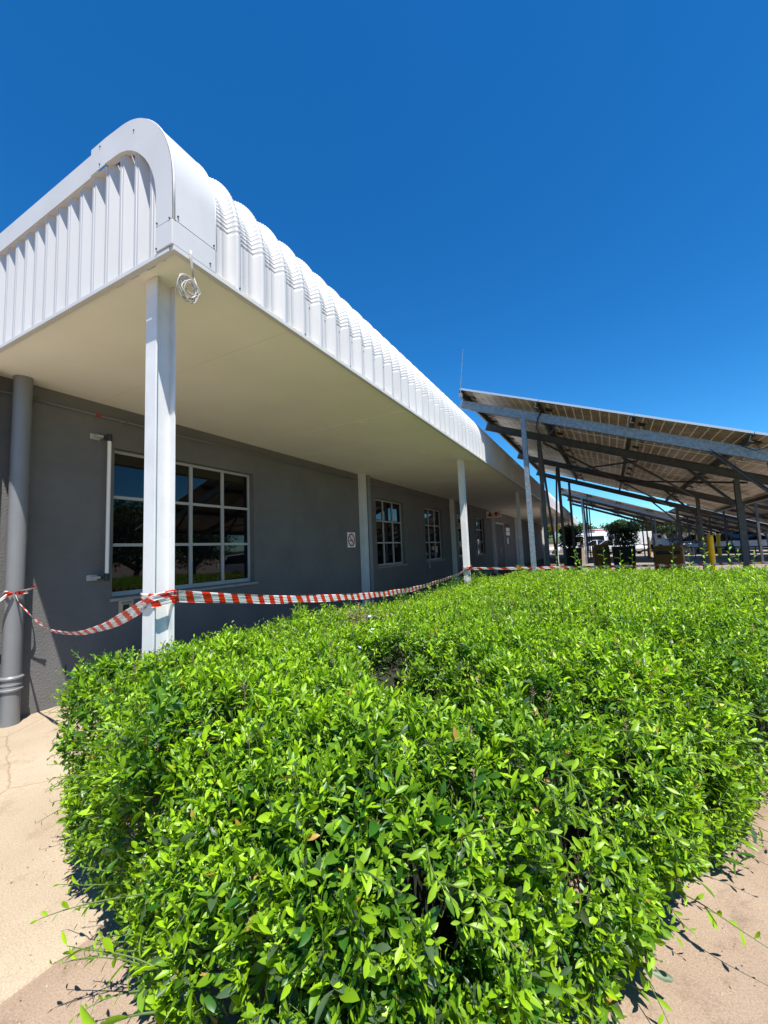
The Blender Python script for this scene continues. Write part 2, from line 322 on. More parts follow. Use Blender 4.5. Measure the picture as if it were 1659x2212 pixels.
def shoots(roots, axes, slen, K, leafL, hi, base_tint, ratio=0.33, oldf=.03):
    """leafy shoots; returns leaf arrays and stems"""
    N = len(roots); axes = unit(axes); ref = np.tile([[0.3, 0.2, 1.0]], (N, 1)); ref[np.abs(axes[:, 2]) > .9] = [1, 0.1, 0]
    ex = unit(np.cross(axes, ref)); ey = np.cross(axes, ex); ph0 = rng.uniform(0, 6.28, N)
    P, D, NN, LL, TT = [], [], [], [], []
    for k in range(K):
        f = (k+.5)/K; ph = ph0+2.4*k+rng.normal(0, .3, N); el = np.radians(10+52*f+rng.normal(0, 22, N))
        rad = ex*np.cos(ph)[:, None]+ey*np.sin(ph)[:, None]
        P.append(roots+axes*(slen*f)[:, None]); dd = rad*np.cos(el)[:, None]+axes*np.sin(el)[:, None]; D.append(dd)
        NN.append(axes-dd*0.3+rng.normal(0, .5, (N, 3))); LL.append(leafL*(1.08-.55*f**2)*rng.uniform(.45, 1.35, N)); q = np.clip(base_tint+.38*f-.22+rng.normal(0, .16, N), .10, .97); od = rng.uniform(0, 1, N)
        q = np.where(od < oldf, rng.uniform(0, .06, N), q); q = np.where(od > .992, 1.0, q); TT.append(q)
    P, D, NN = map(np.concatenate, (P, D, NN)); LL = np.concatenate(LL); TT = np.concatenate(TT)
    V, F, k = leaf_geo(P, D, NN, LL, LL*ratio*rng.uniform(.8, 1.25, len(LL)), hi)
    return V, F, np.repeat(TT, k)
def merge(parts):
    Vs = []; T3 = []; T4 = []; tt = []; o = 0
    for V, F, t in parts:
        Vs.append(V); tt.append(t)
        for f in F: (T3 if f.shape[1] == 3 else T4).append(f+o)
        o += len(V)
    F = [np.concatenate(T3)]
    if T4: F.append(np.concatenate(T4))
    return np.concatenate(Vs), F, np.concatenate(tt)
def label_part(o, l): o['label'] = l; return o

# ================================================================== SETTING
g = MB(); g.add([(-600,-600,0),(600,-600,0),(600,900,0),(-600,900,0)], [(0,1,2,3)])
nd(g.build('ground', M['sand']), kind='structure')
g = MB(); n = 40                                             # concrete apron with a ragged outer edge
edge = [(-1.83+.012*math.sin(i*1.7)+.01*math.sin(i*.61), -3+i*.33) for i in range(n+1)]
for i in range(n):
    g.add([(-9, edge[i][1], .012), (edge[i][0], edge[i][1], .012), (edge[i+1][0], edge[i+1][1], .012), (-9, edge[i+1][1], .012),
           (edge[i][0]+.01, edge[i][1], -.01), (edge[i+1][0]+.01, edge[i+1][1], -.01)], [(0,1,2,3),(1,4,5,2)])
nd(g.build('path', M['apron'], smooth=True), kind='structure')
g = MB(); g.box((-9, 10.2, -.05), (-1.9, 52, .012)); nd(g.build('walkway', M['walkway']), kind='structure')
g = MB(); g.box((-1.8, 14.0, -.05), (60, 120, .006)); g.box((-60, 52, -.05), (-1.9, 120, .0065))
nd(g.build('car_park', M['paving']), kind='structure')
g = MB(); g.box((-1.8, 13.7, -.05), (60, 13.85, .12)); nd(g.build('kerb', M['stone'], bevel=.01), kind='structure')

# ================================================================== BUILDING
XW = -4.81; YE = 50.0; WEND = 46.0; Y0 = 1.414; XF = -2.02; SP = 6.45
B = empty('building', (XW, 1.45, 0), 'long low grey-walled building with white ribbed bullnose roof edge and deep cream soffit', 'building')
BB = tuple(B.location)
def bpart(mb, name, m, parent=None, **k): 
    return mb.build(name, m, parent or B, base=BB, **k)
wins = [(2.66, 4.78, 4), (8.80, 10.42, 3), (11.97, 13.58, 3), (15.1, 16.7, 3), (17.85, 19.45, 3)]
holes = [(a, b, 1.0, 2.68) for a, b, c in wins]+[(21.9, 24.1, 0.012, 2.62)]
mb = MB(); wallpanel(mb, XW, 1.45, WEND, -.05, 3.4, holes, .13)
mb.add([(XW,1.45,-.05),(-12,1.45,-.05),(-12,1.45,3.4),(XW,1.45,3.4)], [(0,3,2,1)])
mb.add([(XW,WEND,-.05),(-12,WEND,-.05),(-12,WEND,3.4),(XW,WEND,3.4)], [(0,1,2,3)])
bpart(mb, 'wall', M['wall'])
# soffit: boards with fine joints
mb = MB(); js = [Y0+.03, 2.47, 3.61, 4.75, 5.85, 7.15, 8.35, 9.5, 10.65, 11.8]+[11.8+1.2*i for i in range(1, 33)]
for a, b in zip(js[:-1], js[1:]):
    mb.add([(XW-.0, a+.0018, 3.155), (XF-.012, a+.0018, 3.18), (XF-.012, b-.0018, 3.18), (XW, b-.0018, 3.155), (XW, a+.0018, 3.175), (XF-.012, a+.0018, 3.2), (XF-.012, b-.0018, 3.2), (XW, b-.0018, 3.175)],
           [(0,3,2,1),(0,1,5,4),(3,7,6,2),(4,5,6,7)])
mb.add([(-12, Y0+.03, 3.156), (XW, Y0+.03, 3.156), (XW, 1.45, 3.156), (-12, 1.45, 3.156)], [(0,3,2,1)])
mb.add([(XW, 1.45, 3.21), (XF-.02, 1.45, 3.21), (XF-.02, YE, 3.21), (XW, YE, 3.21)], [(0,3,2,1)])
for a in js[3:-1]:
    mb.add([(XW, a-.012, 3.1525), (XF-.012, a-.012, 3.1775), (XF-.012, a+.012, 3.1775), (XW, a+.012, 3.1525), (XW, a-.012, 3.158), (XF-.012, a-.012, 3.183), (XF-.012, a+.012, 3.183), (XW, a+.012, 3.158)], [(0,3,2,1),(0,1,5,4),(3,7,6,2)])
bpart(mb, 'soffit', M['soffit'])
# edge trim
mb = MB(); mb.box((XF-.03, Y0, 3.150), (XF+.006, YE, 3.178)); mb.box((-12, Y0-.006, 3.150), (XF-.031, Y0+.03, 3.178))
bpart(mb, 'edge_trim', M['white'], bevel=.002)
# ---- long fascia: ribbed bullnose sheeting
def ell(cx, cz, rx, rz, n):
    return [(cx+rx*math.cos(t), cz+rz*math.sin(t), math.cos(t)/rx, math.sin(t)/rz) for t in [math.pi/2*i/n for i in range(n+1)]]
per = .232; prof = []                                       # (y offset, height h, is_rib, edge)
prof = [(0, 0, 0), (.052, 0, 0), (.055, .003, 0), (.062, .003, 0), (.065, 0, 0), (.105, 0, 0), (.108, .003, 0), (.115, .003, 0), (.118, 0, 0), (.168, 0, 0), (.180, .062, 1), (.190, .070, 2), (.212, .070, 2), (.222, .062, 1), (.231, 0, 0)]
path = [(XF-.068, 3.178, 1, 0, 0, 0), (XF-.068, 3.574, 1, 0, 0, 0)]
NC = 26
for i in range(NC*3+1):
    t = math.pi/2*i/(NC*3); rx, rz = .50, .585; c, s_ = math.cos(t), math.sin(t); nx, nz = c/rx, s_/rz; l = math.hypot(nx, nz)
    saw = (0, 1, .45)[i % 3] if 0 < i < NC*3 else 0
    path.append((XF-.068-.5+rx*c, 3.576+rz*s_, nx/l, nz/l, saw, 1))
path += [(-4.2, 4.165, 0, 1, 0, 0), (-12, 4.15, 0, 1, 0, 0)]
ys = []; y = 1.70; 
while y < YE-.25: ys.append(y); y += per
V = []; nP = len(path); nQ = len(prof)
for y in ys:
    row = []
    for (px, pz, nx, nz, saw, cr) in path:
        for (dy, h, rib) in prof:
            hh = h-(.014*saw if rib == 0 else (.013*saw if rib == 1 else .007*saw))
            row.append((px+nx*hh, y+dy, pz+nz*hh))
    V.append(row)
V = np.array(V).reshape(len(ys), nP, nQ, 3)
# join the periods side by side
V = V.transpose(1, 0, 2, 3).reshape(nP, len(ys)*nQ, 3); a, b = V.shape[:2]
I, J = np.meshgrid(np.arange(a-1), np.arange(b-1), indexing='ij'); q = np.stack([I*b+J, I*b+J+1, (I+1)*b+J+1, (I+1)*b+J], -1).reshape(-1, 4)
fast_mesh('roof_sheeting', V.reshape(-1, 3), [q], M['white_sheet'], B, base=BB)
# ---- corner bullnose cap, plain sheet
def capprof(off=0.0):
    pts = [(XF+.002+off, 3.34), (XF-.003+off, 3.576)]
    for i in range(1, 17):
        t = math.pi/2*i/16; pts.append((XF-.003-.55+(.55+off)*math.cos(t), 3.576+(.636+off)*math.sin(t)))
    return pts
outer = capprof()+[(-2.89, 4.222)]
mb = MB(); mb.grid([[(x, yy, z) for yy in (Y0-.004, 1.47, 1.58, 1.712)] for x, z in outer[:-1]]); mb.grid([[(x, yy, z) for yy in (Y0-.004, 1.44)] for x, z in outer[-2:]])
bpart(mb, 'corner_cap', M['white'], smooth=True, auto=35)
# seams: rolled edge along both sides of the cap
mb = MB(); mb.tube([(x+.001, Y0+.004, z) for x, z in outer[:-1]], .006, 6); mb.tube([(x-.001, 1.712, z) for x, z in outer[:-1]], .004, 6)
bpart(mb, 'cap_seam', M['white'], smooth=True)
# ---- barge flashing on the gable end: arch band then straight run, slightly proud of the cladding
inner = [(-2.165, 3.34), (-2.172, 3.57), (-2.185, 3.65), (-2.21, 3.72), (-2.245, 3.79), (-2.29, 3.855), (-2.34, 3.91), (-2.40, 3.96), (-2.47, 4.0), (-2.55, 4.025), (-2.72, 4.035)]
o2 = outer[:1]+outer[1:]
def resample(P, n):
    P = np.array(P); d = np.r_[0, np.cumsum(np.linalg.norm(np.diff(P, axis=0), axis=1))]; t = np.linspace(0, d[-1], n)
    return np.c_[np.interp(t, d, P[:, 0]), np.interp(t, d, P[:, 1])]
oi = resample(inner, 30); oo = resample([p for p in outer[:-1]]+[(-2.72, 4.222)], 30)
mb = MB(); mb.grid([[(a_[0], Y0-.008, a_[1]), (b_[0], Y0-.008, b_[1])] for a_, b_ in zip(oo, oi)])
mb.grid([[(b_[0], Y0-.008, b_[1]), (b_[0], Y0+.03, b_[1])] for b_ in oi])
mb.box((-2.89, Y0-.008, 4.030), (-2.72, Y0-.004, 4.222))
mb.box((-12, Y0-.004, 4.022), (-2.80, Y0+.001, 4.192)); mb.box((-12, Y0+.002, 4.022), (-2.72, Y0+.05, 4.026)); mb.box((-12, Y0-.002, 4.188), (-2.89, 1.46, 4.1925))
bpart(mb, 'barge_flashing', M['white'], smooth=True, auto=25)
# boxed foot of the corner
mb = MB(); mb.box((XF-.145, Y0-.011, 3.182), (XF+.004, 1.705, 3.335))
bpart(mb, 'corner_foot', M['white'], bevel=.003)
scr = [((-2.155,Y0-.012,3.36)),((-2.04,Y0-.012,3.345)),((-2.155,Y0-.014,3.2)),((XF+.006,1.44,3.37)),((XF+.006,1.69,3.36)),((XF+.008,1.66,3.22)),((-2.78,Y0-.01,4.19)),((-2.78,Y0-.01,4.06)),((-2.40,Y0-.01,4.1))]
for i, y in enumerate(ys[:22]):
    if i % 3 == 0: scr.append((XF+.006, y+.20, 3.195))
    if i in (0, 2): scr += [(XF-.066, y+.035, 3.445), (XF-.066, y+.035, 3.405)]
    elif i > 3: scr.append((XF-.066, y+.125, 3.527))
sm = None
for p in scr:
    if sm is None:
        mb = MB(); mb.lathe([(.0055, -.003), (.0055, .002), (.003, .004), (0, .0045)], (0, 0, 0), 8); sm = mb.build('screw', M['galv_dark'], B); so_ = sm
    else: so_ = sm.copy(); COL.objects.link(so_); so_.parent = B
    so_.location = Vector(p)-Vector(BB); so_.rotation_euler = (R(90), 0, 0) if p[1] < Y0 else (0, R(90), 0)
# ---- gable cladding (vertical ribs)
mb = MB(); px = .1605; P = []; x = -2.17
gp = [(0, .042), (.046, 0), (.058, 0), (.061, .004), (.066, .004), (.069, 0), (.088, 0), (.096, .042), (.122, .042), (.125, .038), (.130, .038), (.133, .042)]
xs = []
while x > -12:
    xs += [(x-a_, Y0+.012+h) for a_, h in gp]; x -= px
def gz(x): 
    c = min(1, max(0, (x+2.573)/.5)); return min(4.04, 3.576+.56*math.sqrt(max(0, 1-c*c))) if x > -2.573 else 4.04
mb.grid([[(a_, b_, 3.172) for a_, b_ in xs], [(a_, b_, gz(a_)) for a_, b_ in xs]])
mb.poly([(-12, Y0+.06, 3.18), (-2.17, Y0+.06, 3.18), (-2.17, Y0+.06, 3.7), (-2.3, Y0+.06, 3.95), (-2.5, Y0+.06, 4.09), (-12, Y0+.06, 4.09)], (0, .005, 0))
bpart(mb, 'gable_cladding', M['gable'])
mb = MB(); mb.box((-12, 1.42, 4.14), (-3, YE, 4.15)); mb.box((-12, YE-.05, 3.18), (XF-.05, YE, 4.1)); bpart(mb, 'roof_deck', M['galv_dark'])
mb = MB(); mb.tube([(-3.38, 1.5, 4.15), (-3.38, 1.5, 4.27)], .006, 6); bpart(mb, 'roof_stub', M['white'])
# ---- H section columns
def hprof(F, D, tf=.010, tw=.007):
    a, b = F/2, D/2
    return [(-a,-b),(a,-b),(a,-b+tf),(tw/2,-b+tf),(tw/2,b-tf),(a,b-tf),(a,b),(-a,b),(-a,b-tf),(-tw/2,b-tf),(-tw/2,-b+tf),(-a,-b+tf)]
COLX = -2.385; cols_y = [1.525+.065+SP*i for i in range(8)]
for i, yy in enumerate(cols_y):
    mb = MB(); mb.poly([(COLX+a_, yy+b_, .0) for a_, b_ in hprof(.105, .135)], (0, 0, 3.172)); mb.box((COLX-.1, yy-.1, 0), (COLX+.1, yy+.1, .02))
    bpart(mb, 'column', M['column'], bevel=.0015)
# columns against the wall and downpipes beside them
def downpipe(cx, cy, r, top=3.165):
    mb = MB(); mb.lathe([(r*.97, 0), (r*.97, .29), (r, .31), (r, top)], (cx, cy, .0), 28)
    d = bpart(mb, 'downpipe', M['pipe'], smooth=True, auto=40)
    c = MB(); c.lathe([(r+.001, .30), (r+.012, .305), (r+.013, .318), (r+.004, .325), (r+.004, .395), (r+.014, .402), (r+.016, .415), (r+.005, .425), (r+.001, .43)], (cx, cy, 0), 28)
    c.lathe([(r+.001, .345), (r+.008, .350), (r+.008, .36), (r+.001, .365)], (cx, cy, 0), 28)
    c.build('collar', M['pipe'], d, smooth=True, auto=40, base=BB)
    c = MB(); c.lathe([(r+.0005, 2.18), (r+.004, 2.182), (r+.004, 2.2), (r+.0005, 2.202)], (cx, cy, 0), 28); c.box((XW, cy-.012, 2.183), (cx, cy+.012, 2.199))
    c.build('pipe_clip', M['pipe'], d, base=BB)
downpipe(-4.70, 1.765, .072)
for i in range(1, 6):
    yy = 1.62+SP*i
    mb = MB(); mb.poly([(XW+.068+a_, yy+b_, .0) for a_, b_ in hprof(.13, .15)], (0, 0, 3.16)); bpart(mb, 'wall_column', M['column'], bevel=.0015)
    if i < 4: downpipe(-4.73, yy+.24, .062)
mb = MB(); mb.poly([(XW+.068+a_, 1.50+b_, .0) for a_, b_ in hprof(.13, .15)], (0, 0, 3.16)); bpart(mb, 'wall_column', M['column'])
# ---- windows
def window(a, b, nc):
    z0, z1 = 1.0, 2.68; xf = XW-.10; fw = .035; mb = MB()
    mb.box((xf-.03, a, z0), (xf+.01, a+fw, z1)); mb.box((xf-.03, b-fw, z0), (xf+.01, b, z1))
    mb.box((xf-.029, a+fw, z0), (xf+.009, b-fw, z0+.05)); mb.box((xf-.029, a+fw, z1-fw), (xf+.009, b-fw, z1))
    for i in range(1, nc):
        y = a+(b-a)*i/nc; mb.box((xf-.02, y-.022, z0+.05), (xf+.014, y+.022, z1-fw)); mb.box((xf+.014, y-.006, z0+.05), (xf+.02, y+.006, z1-fw))
    for k in (1, 2):
        z = z0+.03+(z1-z0-.03)*k/3; mb.box((xf-.018, a+fw, z-.018), (xf+.006, b-fw, z+.018))
    wd = bpart(mb, 'window', M['frame'], bevel=.002)
    g = MB(); g.box((xf-.016, a+.01, z0+.01), (xf-.010, b-.01, z1-.01)); g.build('pane', M['glass'], wd, base=BB)
    s = MB(); s.add([(XW-.09,a,1.001),(XW+.035,a-.04,.985),(XW+.035,b+.04,.985),(XW-.09,b,1.001),(XW-.09,a,.95),(XW+.035,a-.04,.955),(XW+.035,b+.04,.955),(XW-.09,b,.95)], [(0,1,2,3),(4,7,6,5),(1,5,6,2),(0,4,5,1),(2,6,7,3)])
    s.build('sill', M['sill'], wd, base=BB)
for a_, b_, c_ in wins: window(a_, b_, c_)
# door in its recess
mb = MB(); mb.box((XW-.1, 21.9, .012), (XW-.02, 21.98, 2.62)); mb.box((XW-.1, 24.02, .012), (XW-.02, 24.1, 2.62)); mb.box((XW-.1, 21.98, 2.54), (XW-.02, 24.02, 2.62))
dr = bpart(mb, 'door_frame', M['frame'])
mb = MB(); mb.box((XW-.09, 21.98, .02), (XW-.05, 23.0, 2.54)); mb.box((XW-.09, 23.004, .02), (XW-.05, 24.02, 2.54)); mb.build('door', M['door'], dr, base=BB)
mb = MB(); mb.tube([(XW-.01, 22.9, .95), (XW-.01, 22.9, 1.25)], .012, 8); mb.box((XW-.05, 22.89, .97), (XW-.01, 22.91, .99)); mb.box((XW-.05, 22.89, 1.21), (XW-.01, 22.91, 1.23)); mb.build('door_handle', M['alu'], dr, base=BB)
# conduit under the soffit with couplings
mb = MB(); mb.tube([(XW+.02, 1.5, 3.005), (XW+.02, 7.9, 3.005)], .011, 8); mb.tube([(XW+.02, 8.42, 3.0), (XW+.02, 14.2, 3.0)], .011, 8)
for y in (2.75, 5.33, 6.6, 9.6, 11.4): mb.tube([(XW+.02, y-.03, 3.004), (XW+.02, y+.03, 3.004)], .016, 8)
bpart(mb, 'conduit', M['conduit'], smooth=True)
mb = MB(); mb.tube([(XW+.02, 2.44, 3.005), (XW+.02, 2.50, 3.005)], .0122, 8); label_part(bpart(mb, 'pipe_marker', M['red']), 'small red marker band on the conduit')
for (x, y) in [(-2.82, 4.85), (-3.77, 4.87), (-2.74, 6.9), (-2.69, 10.4), (-3.72, 10.5), (-2.75, 13.6), (-3.7, 13.7)]:
    z = 3.18+(x+2.03)*.009; mb = MB(); mb.lathe([(.0, -.0), (.045, -.001), (.05, -.004), (.05, .004)], (x, y, z-.003), 20); bpart(mb, 'ceiling_light', M['soffit'])
# weep slots near the foot of the wall
for y, z in [(2.235, .33), (3.35, .33), (4.42, .33), (4.88, .33), (5.9, .33), (6.9, .33)]:
    mb = MB(); mb.box((XW-.004, y-.004, z-.05), (XW+.0015, y+.004, z+.06)); bpart(mb, 'weep_slot', M['black'])

# ---- things fixed on the wall
b0 = (XW, 2.5, 1.2)
t = empty('security_sensor', b0, 'upright white security beam tube with black ends, bracketed beside the large window', 'sensor')
mb = MB(); mb.tube([(XW+.09, 2.555, 1.27), (XW+.09, 2.555, 2.72)], .019, 12); mb.build('tube', M['signwhite'], t, smooth=True, base=b0, auto=50)
for z0, z1 in ((1.19, 1.27), (2.72, 2.80)):
    mb = MB(); mb.tube([(XW+.09, 2.555, z0), (XW+.09, 2.555, z1)], .026, 12); mb.box((XW+.06, 2.50, (z0+z1)/2-.02), (XW+.1, 2.545, (z0+z1)/2+.02)); mb.build('end_cap', M['black'], t, base=b0)
    mb = MB(); mb.box((XW, 2.40, (z0+z1)/2-.03), (XW+.012, 2.50, (z0+z1)/2+.03)); mb.box((XW+.012, 2.43, (z0+z1)/2-.01), (XW+.08, 2.52, (z0+z1)/2+.012)); mb.build('bracket', M['frame'], t, base=b0)
# no smoking sign
b0 = (XW, 7.63, 1.64)
t = empty('no_smoking_sign', b0, 'square white sign with a red no-smoking symbol beside the white wall column', 'sign')
mb = MB(); mb.box((XW+.001, 7.47, 1.48), (XW+.006, 7.79, 1.81)); mb.build('sign_board', M['signwhite'], t, base=b0, bevel=.001)
mb = MB()
def ring(mb, cy, cz, r0, r1, x, n=32):
    vs = []; 
    for k in range(n):
        a = 2*math.pi*k/n; vs += [(x, cy+r0*math.cos(a), cz+r0*math.sin(a)), (x, cy+r1*math.cos(a), cz+r1*math.sin(a))]
    mb.add(vs, [(2*k, 2*((k+1) % n), 2*((k+1) % n)+1, 2*k+1) for k in range(n)])
ring(mb, 7.63, 1.645, .142, .108, XW+.008)
s2 = .5**.5
mb.add([(XW+.0085, 7.63-.083, 1.645+.077), (XW+.0085, 7.63-.077, 1.645+.083), (XW+.0085, 7.63+.083, 1.645-.077), (XW+.0085, 7.63+.077, 1.645-.083)], [(0,1,2,3)])
mb.add([(XW+.0085, 7.63-.090, 1.645+.070), (XW+.0085, 7.63-.070, 1.645+.090), (XW+.0085, 7.63+.090, 1.645-.070), (XW+.0085, 7.63+.070, 1.645-.090)], [(0,1,2,3)])
mb.build('prohibition_ring', M['red'], t, base=b0)
mb = MB(); mb.box((XW+.0065, 7.545, 1.62), (XW+.0075, 7.69, 1.642)); mb.box((XW+.0065, 7.698, 1.62), (XW+.0075, 7.712, 1.642))
mb.tube([(XW+.0072, 7.70, 1.65), (XW+.0072, 7.70, 1.675), (XW+.0072, 7.675, 1.685), (XW+.0072, 7.665, 1.70), (XW+.0072, 7.685, 1.715)], .0035, 5)
mb.build('cigarette_symbol', M['black'], t, base=b0)
# bait station under the window sill
b0 = (XW, 2.805, .875)
t = empty('bait_station', b0, 'small beige notice box with a black square, fixed below the large window sill', 'notice box')
mb = MB(); mb.box((XW, 2.73, .775), (XW+.03, 2.885, .985)); mb.build('box', M['stone'], t, base=b0, bevel=.004)
mb = MB(); mb.box((XW+.0302, 2.765, .835), (XW+.0312, 2.835, .905)); mb.build('black_square', M['black'], t, base=b0); mb = MB(); mb.box((XW+.0302, 2.755, .955), (XW+.0312, 2.785, .972)); mb.build('logo_block', M['black'], t, base=b0); mb = MB(); mb.box((XW+.0302, 2.795, .962), (XW+.0312, 2.845, .972)); mb.build('logo_bar', M['black'], t, base=b0)
mb = MB(); mb.box((XW+.0302, 2.745, .932), (XW+.0312, 2.865, .937)); mb.build('printed_line', M['bark'], t, base=b0); mb = MB(); mb.box((XW+.0302, 2.75, .920), (XW+.0312, 2.86, .925)); mb.build('printed_line', M['bark'], t, base=b0)
# number 8 below the second small window
def text_mesh(s, size):
    c = bpy.data.curves.new('numeral', 'FONT'); c.body = s; c.size = size; c.extrude = .002; c.align_x = 'CENTER'; c.align_y = 'CENTER'
    o = bpy.data.objects.new('tmp', c); COL.objects.link(o); dg = bpy.context.evaluated_depsgraph_get()
    me = bpy.data.meshes.new_from_object(o.evaluated_get(dg)); bpy.data.objects.remove(o); bpy.data.curves.remove(c); return me
me = text_mesh('8', .26); me.materials.append(M['frame'])
o = bpy.data.objects.new('number_plate', me); COL.objects.link(o); o.location = (XW+.004, 12.2, .84); o.rotation_euler = (R(90), 0, R(90))
nd(o, 'pale numeral 8 on the grey wall below a window sill', 'number')
# hose / arrow sign projecting from the wall
b0 = (XW+.35, 19.9, 2.85)
t = empty('arrow_sign', b0, 'white sign with red arrow symbols hung below the soffit near the door', 'sign')
mb = MB(); mb.box((XW+.02, 19.9, 2.72), (XW+.75, 19.912, 3.04)); mb.build('sign_board', M['signwhite'], t, base=b0)
mb = MB()
def arrow(cx, cz, s, y):
    mb.poly([(cx-.2*s, y, cz+.5*s), (cx+.2*s, y, cz+.5*s), (cx+.2*s, y, cz), (cx+.5*s, y, cz+.1*s), (cx+.5*s, y, cz-.08*s), (cx, y, cz-.5*s), (cx-.5*s, y, cz-.08*s), (cx-.5*s, y, cz+.1*s), (cx-.2*s, y, cz)], (0, -.002, 0))
arrow(XW+.2, 2.88, .24, 19.899)
mb.poly([(XW+.50+a_, 19.899, 2.88+b_) for a_, b_ in [(-.05, -.11), (.03, -.11), (.03, .02), (.12, .0), (.12, -.08), (.15, -.08), (.15, .05), (.05, .08), (.04, .12), (-.04, .12), (-.05, .07), (-.12, .04), (-.12, .0), (-.05, .01)]], (0, -.002, 0))
mb.build('red_symbols', M['red'], t, base=b0)
for x_ in (.12, .65): mb = MB(); mb.tube([(XW+x_, 19.906, 3.04), (XW+x_, 19.906, 3.16)], .006, 6); mb.build('hanger', M['alu'], t, base=b0)
b0 = (XW, 25.2, 2.1)
t = empty('notice_board', b0, 'white notice sheets under a dark header panel on the wall beside the door', 'notice')
mb = MB(); mb.box((XW+.001, 24.45, 2.42), (XW+.02, 25.6, 2.62)); mb.build('header_panel', M['bark'], t, base=b0)
mb = MB(); mb.box((XW+.001, 24.5, 2.2), (XW+.012, 25.5, 2.40)); mb.box((XW+.001, 24.5, 1.95), (XW+.012, 25.5, 2.17)); mb.box((XW+.001, 24.7, 1.45), (XW+.012, 25.0, 1.8)); mb.build('notice_sheet', M['signwhite'], t, base=b0)

# ---- cable coil hanging from the roof corner
b0 = (-1.995, 1.51, 3.18)
pts = []
mb = MB(); mb.tube([(-1.997, 1.515, 3.2), (-1.992, 1.512, 3.17), (-1.995, 1.52, 3.10), (-1.995, 1.528, 3.04)], .0032, 6); mb.tube([(-2.0, 1.507, 3.2), (-1.99, 1.502, 3.17), (-1.995, 1.512, 3.10), (-1.995, 1.522, 3.03)], .0032, 6)
for k, (cy, cz, ry, rz, tl, ph) in enumerate([(1.492, 2.955, .062, .060, .4, 0), (1.485, 2.960, .068, .055, .7, .4), (1.495, 2.948, .058, .068, -.2, 1.1), (1.488, 2.945, .045, .048, .3, 2), (1.496, 2.950, .040, .042, 0, .6), (1.50, 2.975, .045, .062, .9, 2.4), (1.492, 2.94, .050, .050, -.5, 3), (1.505, 2.935, .045, .06, .2, 1)]):
    loop = []
    for j in range(28):
        a = 2*math.pi*j/28; y = .88*ry*math.cos(a); z = rz*1.05*math.sin(a)
        loop.append((-1.995+.012*math.sin(a+ph)+.004*(k-4), cy+y*math.cos(tl)-z*math.sin(tl)+.004*math.sin(3*a+k), cz+y*math.sin(tl)+z*math.cos(tl)))
    mb.tube(loop, .0034, 6, closed=True)
mb.tube([(-1.995, 1.53, 3.04), (-1.985, 1.545, 2.99), (-1.985, 1.545, 2.93), (-1.99, 1.535, 2.895), (-2.0, 1.50, 2.885)], .0032, 6)
nd(mb.build('cable_coil', M['cable'], smooth=True, base=b0), 'loosely coiled pale grey cable hanging from the roof corner trim', 'cable')

# ================================================================== BARRIER TAPE
def tape_strip(mb, pts, width, twist, u0=0.0, seg=8, crumple=.004, flip=1):
    pts = np.array(pts, float); d = np.r_[0, np.cumsum(np.linalg.norm(np.diff(pts, axis=0), axis=1))]; n = max(10, int(d[-1]/.025)); t = np.linspace(0, d[-1], n)
    # smooth interpolation (Catmull-Rom)
    def cr(P, s):
        s = s*(len(P)-1); i = np.clip(s.astype(int), 0, len(P)-2); f = (s-i)[:, None]
        p0 = P[np.maximum(i-1, 0)]; p1 = P[i]; p2 = P[i+1]; p3 = P[np.minimum(i+2, len(P)-1)]
        return .5*((2*p1)+(-p0+p2)*f+(2*p0-5*p1+4*p2-p3)*f*f+(-p0+3*p1-3*p2+p3)*f**3)
    sp = np.interp(t, d, np.linspace(0, 1, len(pts))); C = cr(pts, sp); W = np.interp(sp, np.linspace(0, 1, len(width)), width); A = np.interp(sp, np.linspace(0, 1, len(twist)), twist)
    T = unit(np.gradient(C, axis=0)); up = np.array([0, 0, 1.0]); S_ = unit(np.cross(T, up)); U = np.cross(S_, T)
    k0 = len(mb.v); uv = []
    for j in range(seg+1):
        f = j/seg-.5; off = f*W; ca, sa = np.cos(A), np.sin(A)
        fold = crumple*np.sin(j*2.6+t*9)*np.minimum(1, .07/np.maximum(W, .01))
        pos = C+U*(off*ca)[:, None]+S_*(off*sa+fold)[:, None]
        mb.v += [tuple(p) for p in pos]; uv += [(u0+tt, f*.07*1.0) for tt in t]
    n_ = len(t)
    mb.f += [(k0+j*n_+i, k0+j*n_+i+1, k0+(j+1)*n_+i+1, k0+(j+1)*n_+i) for j in range(seg) for i in range(n_-1)]
    mb.uv = getattr(mb, 'uv', [])+uv
    return u0+d[-1]
def build_tape(mb, name, label, parent=None, base=(0,0,0)):
    o = mb.build(name, M['tape'], parent, smooth=True, base=base); me = o.data; ul = me.uv_layers.new(name='UVMap')
    li = np.zeros(len(me.loops), np.int32); me.loops.foreach_get('vertex_index', li); ul.data.foreach_set('uv', np.array(mb.uv, np.float32)[li].ravel())
    if label: nd(o, label, 'barrier tape', 'barrier tapes strung between the posts')
    return o
C1Y = cols_y[0]; C2Y = cols_y[1]
